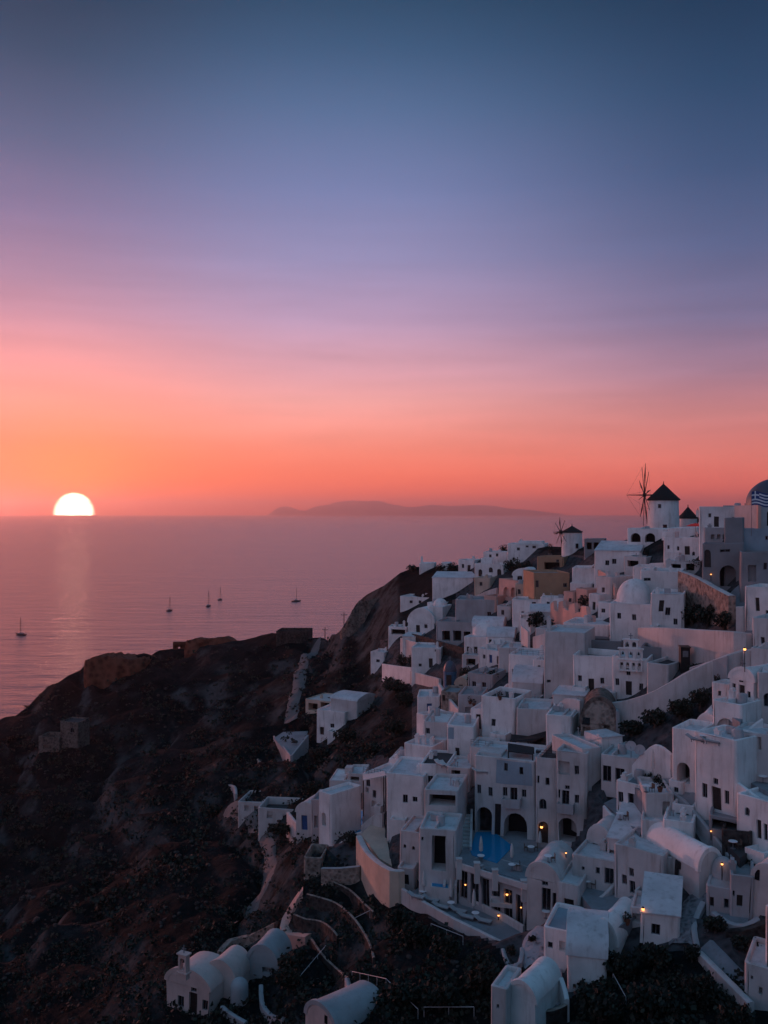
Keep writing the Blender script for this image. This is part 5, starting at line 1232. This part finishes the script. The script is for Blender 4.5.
def lounger(label, px, py, D, yaw, mat='white3'):
    b = vis(px, py + 2); root = empty('sun_lounger', b, R(yaw), label, 'sun lounger', 'sun loungers on the terraces')
    bm = bmesh.new(); box(bm, -.34, .34, -1.0, .45, .24, .32)
    for x in (-.3, .3):
        for y in (-.9, .35): box(bm, x - .03, x + .03, y - .03, y + .03, 0, .24)
    mkobj('frame', bm, 'frame', root)
    bm = bmesh.new(); box(bm, -.32, .32, -.98, .43, .325, .42)
    q = [Vector((x, y, z)) for x in (-.32, .32) for y, z in ((.44, .33), (.44, .42), (1.0, .72), (1.05, .64))]; v = [bm.verts.new(p) for p in q]
    for ii in ((0, 1, 2, 3), (4, 5, 6, 7), (0, 1, 5, 4), (1, 2, 6, 5), (2, 3, 7, 6), (3, 0, 4, 7)): bm.faces.new([v[i] for i in ii])
    mkobj('cushion', bm, mat, root); return root
def chair(label, px, py, D, yaw, mat='woodl'):
    b = vis(px, py); root = empty('chair', b, R(yaw), label, 'chair', 'chairs on the terraces')
    bm = bmesh.new(); box(bm, -.22, .22, -.22, .22, .42, .47); mkobj('seat', bm, mat, root)
    bm = bmesh.new(); box(bm, -.22, .22, .18, .22, .47, .9); mkobj('backrest', bm, mat, root)
    for x in (-.19, .19):
        for y in (-.19, .19): bm = bmesh.new(); box(bm, x - .02, x + .02, y - .02, y + .02, 0, .42); mkobj('leg', bm, mat, root)
parasol('closed pale parasol at the left table of the sun terrace', 424, 870, 893, 97.0)
parasol('closed pale parasol at the middle table of the sun terrace', 451, 878, 905, 95.0)
parasol('closed pale parasol at the right table of the sun terrace', 474, 889, 914, 93.5)
parasol('closed parasol standing beside the swimming pool', 481, 836, 858, 99.5)
parasol('closed parasol right of the swimming pool', 512, 843, 864, 98.5)
parasol('closed parasol under the arch with the warm light', 540, 831, 848, 98)
parasol('closed white parasol on the plant terrace', 653, 745, 778, 98)
parasol('open red parasol left of the flat house by the dome', 695.5, 523, 536, 138, False, 'red', None)
for lab, px, py, D in (('round white table at the left end of the sun terrace', 423, 892, 96.5), ('round white table in the middle of the sun terrace', 451, 903.5, 94.8), ('round white table at the right end of the sun terrace', 475.5, 914, 93.2),
     ('white table at the left corner of the pool terrace', 481, 856.5, 98.5), ('white table by the right parasol of the pool', 512, 865.5, 97.5), ('white table under the hotel archway', 531, 847.5, 99), ('white table near the hotel stairs', 548, 857.5, 97.5),
     ('white table on the terrace of the round shouldered house', 546, 913, 92), ('white table before the corner house', 587, 882.5, 91.5), ('white table behind the white balcony wall', 620, 814.5, 95.5), ('white table on the plant terrace', 646, 787, 96.5),
     ('white table on the dark terrace right of the lane', 733, 843.5, 85.8), ('white table on the terrace at the right edge', 763, 778, 87), ('white table on the chapel block terrace', 703, 737, 92)):
    table(lab, px, py, D)
for lab, px, py, D, y in (('grey lounger left of the left table on the sun terrace', 416, 897, 95.6, 60), ('grey lounger right of the left table on the sun terrace', 431, 900, 95.2, 60), ('grey lounger left of the middle table on the sun terrace', 441, 907, 94.2, 60),
     ('grey lounger right of the middle table on the sun terrace', 458, 911, 93.6, 60), ('grey lounger left of the right table on the sun terrace', 466, 917, 92.8, 60), ('grey lounger right of the right table on the sun terrace', 483, 921, 92.4, 60),
     ('left of two white loungers on the dark roof terrace', 440, 764, 119, 30), ('right of two white loungers on the dark roof terrace', 445, 765, 119, 30), ('white lounger at the window of the small pergola house', 480, 771.5, 110.2, 80),
     ('lounger on the chapel block terrace left of the table', 696, 740, 92, 50), ('lounger at the right end of the chapel block terrace', 711, 742, 91.6, 50)):
    lounger(lab, px, py, D, y, 'fabric' if 'white' in lab else 'white3')
for lab, px, py, D, y in (('dark chair left of the white table under the hotel archway', 526, 851, 98.6, 90), ('dark chair right of the white table under the hotel archway', 536, 851, 98.6, -90), ('dark chair by the table near the hotel stairs', 553, 862, 97, -90),
     ('dark chair by the table right of the pool', 518, 869, 97, -90), ('dark chair at the table on the plant terrace', 652, 792, 96, -60), ('dark chair on the dark terrace right of the lane', 739, 849, 85.5, -90), ('dark chair behind the white balcony wall', 626, 820, 95.2, -80),
     ('dark chair before the corner house', 593, 888, 91, -90)):
    chair(lab, px, py, D, y)
# lamps that are lit
def lantern(label, px, py, D, pole=0, watt=6, r=.13, group='warm lit lanterns'):
    c = vis(px, py + pole * F / D) + Vector((0, 0, pole)) if pole else vis(px, py, .25)
    watt *= .3; r *= .68; root = empty('lantern', c - Vector((0, 0, pole)), 0, label, 'lantern', group)
    if pole:
        bm = bmesh.new(); tube(bm, [(0, 0, -.3), (0, 0, pole)], .045, 6); mkobj('post', bm, 'black', root)
    bm = bmesh.new(); lathe(bm, [(0, pole - r), (r * .8, pole - r * .7), (r, pole), (r * .8, pole + r * .7), (0, pole + r)], 12); mkobj('lamp_glass', bm, 'lamp', root, True)
    bm = bmesh.new(); lathe(bm, [(r * 1.05, pole + r * .75), (r * .6, pole + r * 1.5), (0, pole + r * 1.6)], 10); mkobj('lamp_cap', bm, 'black', root)
    l = bpy.data.lights.new('lantern_light', 'POINT'); l.energy = watt; l.color = (1, .34, .10); l.shadow_soft_size = r
    o = bpy.data.objects.new('lantern_light', l); COL.objects.link(o); o.parent = root; o.location = (0, -r * 2.4, pole)
for a in (('bright street lamp at the top of the curved white wall', 744.7, 650, 104, 2.2, 9, .22), ('warm lantern on the round end of the big barrel vault', 722, 864, 83.5, 1.2, 4, .16),
          ('warm lantern on the porch by the sloping roof', 643, 909, 83.5, 0, 5, .2), ('warm flame lantern inside the pavilion at its left end', 465.5, 884, 95, .9, 3, .16), ('warm flame lantern on the pavilion sofa', 507, 894, 92.6, .6, 5, .2),
          ('lantern on the wall between terrace and pavilion', 498.5, 915, 91, .5, 3, .15), ('lantern at the right corner of the pavilion', 521, 907, 91, .5, 3, .13),
          ('lantern by the table terrace lane', 711, 831, 86.8, .6, 2, .11), ('lantern on the steps below the hotel arch', 566, 853, 97, .5, 3, .13), ('warm lamp inside the third hotel arch', 541.5, 827, 102.3, 0, 8, .25),
          ('small lantern by the ruined grey house', 711, 574, 118, .6, 2, .13),):
    lantern(*a)
# a pale sofa in the pavilion
def sofa():
    b = vis(502, 906); root = empty('sofa', b, R(-14), 'pale outdoor sofa in front of the glazed pavilion', 'sofa')
    bm = bmesh.new(); box(bm, -1.3, 1.3, -.4, .4, 0, .42); mkobj('seat', bm, 'white2', root); bm = bmesh.new(); box(bm, -1.3, 1.3, .28, .42, .42, .85); mkobj('backrest', bm, 'white2', root)
    for s in (-1, 1): bm = bmesh.new(); box(bm, s * 1.22 - .08, s * 1.22 + .08, -.4, .28, .42, .62); mkobj('armrest', bm, 'white2', root)
sofa()
# satellite dishes
for lab, px, py, D in (('grey satellite dish right of the wedge stair head', 631, 748, 108), ('second satellite dish behind the roof house', 640, 752, 107)):
    b = vis(px, py + 12) + Vector((0, 0, 1.6)); root = empty('satellite_dish', b, R(-20), lab, 'satellite dish', 'satellite dishes'); bm = bmesh.new()
    lathe(bm, [(0, -.12), (.35, -.07), (.6, .06), (.58, .1), (.34, -.02), (0, -.06)], 20); bmesh.ops.rotate(bm, verts=bm.verts, cent=(0, 0, 0), matrix=Matrix.Rotation(R(65), 3, 'X')); mkobj('dish', bm, 'white3', root, 'a')
    bm = bmesh.new(); tube(bm, [(0, .1, 0), (0, .15, -1.6)], .04); tube(bm, [(0, 0, -.3), (0, -.5, .1)], .02); mkobj('mast', bm, 'frame', root)
# pool terrace posts
for lab, px, py, D in (('first white post of the pool terrace wall', 459, 868, 97.6), ('second white post of the pool terrace wall', 477, 872, 96.8), ('third white post of the pool terrace wall', 495, 879, 95.9), ('fourth white post of the pool terrace wall', 524, 890, 94.3)):
    lab = {'first': 'white post at the left end of the pool terrace wall', 'second': 'white post on the pool terrace wall below the left white table', 'third': 'white post on the pool terrace wall below the pool corner', 'fourth': 'white post at the right end of the pool terrace wall'}[lab.split()[0]]
    b = vis(px, py); bm = bmesh.new(); box(bm, -.3, .3, -.3, .3, -1.2, 1.0); box(bm, -.36, .36, -.36, .36, 1.0, 1.1); o = mkobj('post', bm, 'white2'); o.location = b; tag(o, lab, 'post', 'white posts of the pool terrace')
# garden railings: pale rods
def rod(label, pts, h=.9):
    V = [hit(*p) for p in pts]; o0 = V[0]; root = empty('railing', o0, 0, label, 'railing', 'pale hand rails in the dark garden')
    bm = bmesh.new(); tube(bm, [v - o0 + Vector((0, 0, h)) for v in V], .035, 5); mkobj('hand_rail', bm, 'rail', root)
    for a, b in zip(V, V[1:]):
        n = max(1, int((b - a).length / 2))
        for k in range(n + 1):
            q = a + (b - a) * k / n - o0; bm = bmesh.new(); tube(bm, [(q.x, q.y, q.z - .3), (q.x, q.y, q.z + h)], .03, 4); mkobj('rail_post', bm, 'rail', root)
rod('pale hand rail crossing the garden above the lower chapel', [(300, 984), (326, 953)])
rod('pale hand rail running right from the bottom vault', [(352, 980), (386, 988), (418, 1019)])
rod('pale hand rail along the bottom edge of the dark garden', [(424, 1017), (474, 1017)])
rod('pale hand rail under the sun terrace wall', [(431, 932), (463, 945)])
rod('short pale hand rail in the garden below the bastion', [(354, 926), (370, 918)])
rod('pale hand rail on the foreground rock', [(613, 984), (626, 1008)])
# sailing boats
def boat(label, px, py, length_px, mast_px, yaw):
    D = EYE * F / (py - HY); c = P(px, py, D); c.z = 0; s = length_px / F * D / 11.0; root = empty('sailing_boat', c, R(yaw), label, 'sailing boat', 'sailing boats at anchor')
    bm = bmesh.new(); st = []
    for x, b, z0, z1 in ((-5.2, 1.3, .15, 1.15), (-3, 1.75, -.3, 1.1), (0, 1.9, -.4, 1.1), (2.5, 1.5, -.3, 1.25), (4.6, .6, .1, 1.45), (5.7, .06, .9, 1.6)):
        st.append([bm.verts.new(Vector((x * s, y * s, z * s))) for y, z in ((-b, z1), (-b * .85, (z0 + z1) / 2), (0, z0), (b * .85, (z0 + z1) / 2), (b, z1))])
    for a, b in zip(st, st[1:]):
        for k in range(4): bm.faces.new((a[k], a[k + 1], b[k + 1], b[k]))
    bm.faces.new(st[0]); mkobj('hull', bm, 'hull', root, 'a')
    bm = bmesh.new()
    box(bm, -4.9 * s, 4.2 * s, -1.1 * s, 1.1 * s, .95 * s, 1.12 * s); mkobj('deck', bm, 'deck', root)
    bm = bmesh.new(); box(bm, -2.6 * s, 2.0 * s, -.95 * s, .95 * s, 1.12 * s, 1.75 * s); box(bm, -1.6 * s, 1.2 * s, -.75 * s, .75 * s, 1.75 * s, 2.1 * s); mkobj('cabin', bm, 'deck', root)
    mh = mast_px / F * D
    bm = bmesh.new(); tube(bm, [(.6 * s, 0, 1 * s), (.6 * s, 0, mh)], [.24, .16], 6); box(bm, .55 * s, .65 * s, -1 * s, 1 * s, mh * .55, mh * .55 + .15); mkobj('mast', bm, 'pole', root)
    bm = bmesh.new(); tube(bm, [(.5 * s, 0, 2.6 * s), (-3.8 * s, 0, 2.5 * s)], .22, 6); mkobj('boom', bm, 'fabric', root)
    bm = bmesh.new()
    for e in ((5.6 * s, 0, 1.6 * s), (-5 * s, 0, 1.2 * s), (.3 * s, 1.8 * s, 1.1 * s), (.3 * s, -1.8 * s, 1.1 * s)): tube(bm, [(.6 * s, 0, mh * .97), e], .05, 3)
    mkobj('rigging', bm, 'pole', root)
for a in (('dark sailing boat nearest the left edge', 21, 635, 13, 18, 160), ('dark sailing boat above the ruined fort', 169.5, 611, 9, 15, 60), ('dark sailing boat left of the two boats lying close together', 208.5, 606.5, 9, 16, 70), ('small dark sailing boat right of the two boats lying close together', 220, 600, 7, 13, 60), ('dark sailing boat nearest the village', 296, 601.5, 10, 14, 15)):
    boat(*a)
# ---------------------------------------------------------------- plants
def leafball(bm, c, rx, rz, n, s, rnd, shell=.55):
    for _ in range(n):
        while True:
            d = Vector((rnd.uniform(-1, 1), rnd.uniform(-1, 1), rnd.uniform(-.8, 1)))
            if shell * rnd.random() < d.length <= 1: break
        k = 1 + .35 * noise.noise(d * 2.3 + c * .7)
        p = c + Vector((d.x * rx * k, d.y * rx * k, d.z * rz * k)); a = Vector((rnd.gauss(0, 1), rnd.gauss(0, 1), rnd.gauss(0, 1))).normalized(); b = a.orthogonal().normalized(); e = a.cross(b)
        q = s * rnd.uniform(.6, 1.3); f = bm.faces.new([bm.verts.new(p + b * q * x + e * q * y * .6) for x, y in ((-1, -.4), (0, -1), (1, -.2), (.6, .8), (-.5, 1))]); f.material_index = 0 if rnd.random() < .7 else 1
def shrub(label, px, py, wpx, hpx, D=None, cat='shrub', name='shrub', group='shrubs among the houses', mats=('leafd', 'leafm'), lobes=4):
    rnd = random.Random(int(px * 31 + py)); D = D or tD(px, py); b = P(px, py, D); g = drop(b.x, b.y, b.z); 
    if abs(g - b.z) < 2.5: b.z = g
    r = wpx / 2 / F * D; h = hpx / F * D; root = empty(name, b, 0, label, cat, group)
    bm = bmesh.new(); tube(bm, [(0, 0, -.4), (.05 * r, 0, h * .35), (.12 * r, .05, h * .6)], [.12 * r + .03, .09 * r + .02, .04 * r + .01], 6)
    for k in range(3): t = k * 2.1 + rnd.random(); tube(bm, [(0, 0, h * .2), (r * .5 * math.cos(t), r * .5 * math.sin(t), h * .55)], [.06 * r + .015, .02], 5)
    mkobj('trunk', bm, 'bark', root)
    bm = bmesh.new(); n = int(min(900, 80 + 30 * wpx * hpx / 12))
    for k in range(lobes):
        t = k * 2.4 + rnd.random(); c = Vector((r * .45 * math.cos(t), r * .45 * math.sin(t), h * (.42 + .16 * (k % 3)))); leafball(bm, c, r * .62, h * .36, n // lobes, max(.10, min(.22, r * .13)), rnd)
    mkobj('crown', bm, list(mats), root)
SH = [('dark rounded tree left of the tiny hut on the cliff top', 440, 572, 10, 10), ('dark tree right of the tiny hut on the cliff top', 452, 571, 12, 10), ('low dark bush at the edge of the cliff top', 412, 569, 12, 7), ('dark tree standing on the knoll on the skyline', 503, 552, 9, 9), ('low dark bush beside the knoll tree', 512, 551, 8, 5),
 ('big dark bush under the long white stepped house', 512, 572, 18, 15), ('dark bush right of the big bush under the stepped house', 525, 570, 14, 11), ('dark bush left of the far windmill', 550, 552, 8, 10), ('dark bush on the lower terrace beside the small cube house', 386, 664, 8, 9), ('rounded tree on the lower terrace left of the terraced house', 401, 664, 12, 14), ('smaller tree beside the terraced house', 411, 662, 8, 12),
 ('dark bush right of the blue dome', 466, 680, 14, 16), ('dark tree behind the gatehouse niche', 474, 690, 14, 18), ('dark tree below the blue door house', 490, 685, 16, 15), ('dark bush in the gap under the white box house', 536, 630, 18, 18), ('tall dark bush at the end of the gap', 549, 632, 14, 14), ('dark bush on the rosy ruined wall', 572, 603, 12, 10), ('second dark bush on the rosy ruined wall', 584, 604, 12, 11), ('third dark bush at the ruined wall near the rosy cube', 594, 605, 9, 9), ('dark bush on the roof of the white block', 601, 579, 8, 5),
 ('dark bush beside the twin arches', 647, 553, 6, 8), ('potted bush right of the twin arches', 662, 531, 6, 4), ('dark bush under the rosy gable house', 677, 570, 9, 8), ('tall dark bush at the head of the stone retaining wall', 694, 568, 12, 14), ('dark bush in the stone recess, left', 692, 622, 22, 20), ('dark bush in the stone recess, middle', 707, 624, 22, 22), ('dark bush in the stone recess, right', 724, 625, 20, 18),
 ('dark bush at the foot of the curved retaining wall, left', 632, 735, 24, 16), ('dark bush at the foot of the curved retaining wall, middle', 655, 728, 26, 18), ('dark bush at the foot of the curved retaining wall, right', 680, 718, 26, 20), ('dark bush under the chapel terrace', 700, 706, 20, 20), ('tall dark bush beside the booth', 694, 674, 14, 12), ('dark bush under the chapel vault', 690, 728, 16, 12), ('narrow cypress like bush by the curved wall', 717, 684, 6, 16),
 ('palm like plant on the plant terrace', 648, 786, 10, 16), ('second plant on the plant terrace', 657, 786, 9, 14), ('low plant on the plant terrace', 668, 790, 14, 6), ('plants before the glass doors of the hotel house', 610, 782, 10, 4),
 ('dark bush in the planter left of the bastion', 337, 866, 14, 14), ('second dark bush in the planter left of the bastion', 350, 863, 16, 16), ('hanging plant along the pink roof path', 335, 822, 4, 14), ('dark bush behind the long pool', 357, 810, 12, 12), ('dark bush left of the long pool porch', 366, 815, 10, 9),
 ('dark tree under the sun terrace, left', 415, 950, 30, 26), ('dark tree under the sun terrace, middle', 445, 966, 32, 26), ('dark tree under the sun terrace, right', 482, 978, 30, 24), ('dark tree below the bastion', 398, 936, 24, 24), ('dark tree in the lower garden beside the pale bastion', 480, 990, 36, 34), ('broad bush in the lower garden', 440, 1000, 40, 24), ('broad bush right of the bottom vault', 405, 1000, 34, 22),
 ('dark tree on the foreground rock under the sloping roof house', 655, 968, 38, 26), ('dark tree on the foreground rock left', 620, 975, 34, 28), ('big dark bush on the foreground rock bottom', 600, 1020, 46, 36), ('big dark bush at the bottom right of the rock', 650, 1015, 50, 34), ('dark bush below the ramp lane', 700, 1000, 36, 34), ('dark bush under the ramp wall corner', 735, 1025, 36, 24), ('dark tree beside the cobbled lane', 692, 962, 16, 18), ('dark bush below the round domed house', 715, 938, 22, 16), ('dark bush under the rubble terrace wall', 748, 952, 28, 18), ('dark tree behind the bell tower house', 745, 872, 20, 14), ('dark bush by the dark stone store', 715, 862, 14, 12), ('dark bush right of the black glazed porch', 712, 882, 12, 10),
 ('small dark bush beside the sunlit rounded gable', 617, 938, 7, 12), ('dark bush in the square planter', 511, 960, 10, 10), ('dark bush at the end of the sun terrace', 532, 950, 9, 7), ('dark bush between the small blue window house and the stairs', 585, 926, 9, 8), ('dark bush above the lower chapel', 290, 965, 24, 26), ('dark bush right of the pale vaulted house', 288, 990, 26, 24),
 ('grey green bush beside the canvas roof', 318, 748, 20, 14), ('grey green bush under the whitewashed rock house', 345, 742, 24, 16), ('grey green bush left of the slim tower house', 395, 735, 24, 18), ('dark bush above the white lane walls', 372, 755, 24, 16), ('dark bush below the terrace wall of the left end', 395, 690, 26, 14), ('dark bush left of the small square house', 405, 706, 20, 16), ('dark bush behind the long pool house', 312, 790, 24, 18), ('dark bush under the ruined houses', 280, 835, 22, 14), ('brown bush on the slope near the ruined houses', 212, 805, 26, 12)]
for lab, px, py, w_, h_ in SH: shrub(lab, px, py + 2, w_, h_)
# pots
for lab, px, py, D in (('terracotta pot on the terrace of the dark terrace house', 500, 700, 135), ('terracotta pot at the head of the garden stairs', 470, 704, 148), ('terracotta pot by the flower gate', 474, 706, 147), ('terracotta pot beside the plant terrace door', 660, 792, 95.5), ('terracotta pot at the corner of the porch with the warm lamp', 627, 925, 85)):
    b = vis(px, py); root = empty('plant_pot', b, 0, lab, 'plant pot', 'terracotta plant pots'); bm = bmesh.new(); lathe(bm, [(.18, 0), (.3, .45), (.33, .5), (.27, .5), (.0, .44)], 12); mkobj('pot', bm, 'pot', root)
    bm = bmesh.new(); leafball(bm, Vector((0, 0, .85)), .4, .4, 50, .12, random.Random(int(px))); mkobj('plant', bm, ['leafd', 'leafm'], root)
# scrub and loose stones nobody could count
rnd = random.Random(3); bm = bmesh.new(); bs = bmesh.new()
def on_slope(px, py): return py > ridge(px) + 3
cnt = 0
for _ in range(10500):
    px = rnd.uniform(-40, 930); py = rnd.uniform(560 if _ % 5 == 0 else 600, 1060)
    if not on_slope(px, py): continue
    free = px < 300 or px > 800 or (px < 420 and 640 < py < 780) or (py > 900 and px < 505 + (py - 900) * .2) or (py > 955 and 575 < px < 745) or (px < 340 and py > 800)
    if not free or (398 < px < 790 and py < lerp_tab([400, 455, 500, 545], [912, 940, 962, 975], px)): continue
    if noise.noise(Vector((px * .02, py * .035, 9))) < -.12 and rnd.random() < .75: continue
    b = hit(px, py); s = rnd.uniform(.35, 1.1) * (1 if b.y < 150 else 1.5)
    for _k in range(14):
        d = Vector((rnd.gauss(0, .5), rnd.gauss(0, .5), rnd.uniform(.0, .8))) * s; a = Vector((rnd.gauss(0, 1), rnd.gauss(0, 1), rnd.gauss(0, 1))).normalized(); u = a.orthogonal().normalized(); v = a.cross(u); q = s * rnd.uniform(.12, .30)
        f = bm.faces.new([bm.verts.new(b + d + u * q * x + v * q * y) for x, y in ((-1, -.5), (.2, -1), (1, .3), (-.2, .9))]); f.material_index = 0 if rnd.random() < .6 else 1
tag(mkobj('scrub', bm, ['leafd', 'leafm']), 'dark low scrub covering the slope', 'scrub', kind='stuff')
for _ in range(1500):
    px = rnd.uniform(-40, 560); py = rnd.uniform(640, 1060)
    if not on_slope(px, py) or (px > 340 and py < 900) or (px > 398 and py < lerp_tab([400, 455, 500, 560], [912, 942, 964, 1010], px)): continue
    b = hit(px, py); s = rnd.uniform(.12, .42) * (1 if b.y < 150 else 1.6); m = Matrix.Translation(b) @ Matrix.Rotation(rnd.random() * 6, 4, 'Z') @ Matrix.Diagonal((s * rnd.uniform(.7, 1.4), s, s * rnd.uniform(.5, .9), 1))
    r_ = bmesh.ops.create_icosphere(bs, subdivisions=1, radius=1, matrix=m)
    for v in r_['verts']: v.co += (v.co - b) * .35 * noise.noise(v.co * 1.7)
tag(mkobj('loose_stones', bs, 'stoned'), 'loose stones strewn over the slope', 'stones', kind='stuff')
# the evening haze over the water
bm = bmesh.new(); box(bm, -62500, 62500, -62500, 62500, -12, 880)
hz = mkobj('haze', bm, 'sea'); hm = bpy.data.materials.new('evening_haze'); hm.use_nodes = True
hm.node_tree.nodes.remove(hm.node_tree.nodes['Principled BSDF']); pv = hm.node_tree.nodes.new('ShaderNodeVolumePrincipled')
pv.inputs['Color'].default_value = (1.0, .76, .70, 1); pv.inputs['Density'].default_value = 4.0e-5; pv.inputs['Anisotropy'].default_value = .8
hm.node_tree.links.new(pv.outputs[0], hm.node_tree.nodes['Material Output'].inputs['Volume'])
hz.data.materials[0] = hm; tag(hz, 'evening haze over the sea', 'haze', kind='stuff')
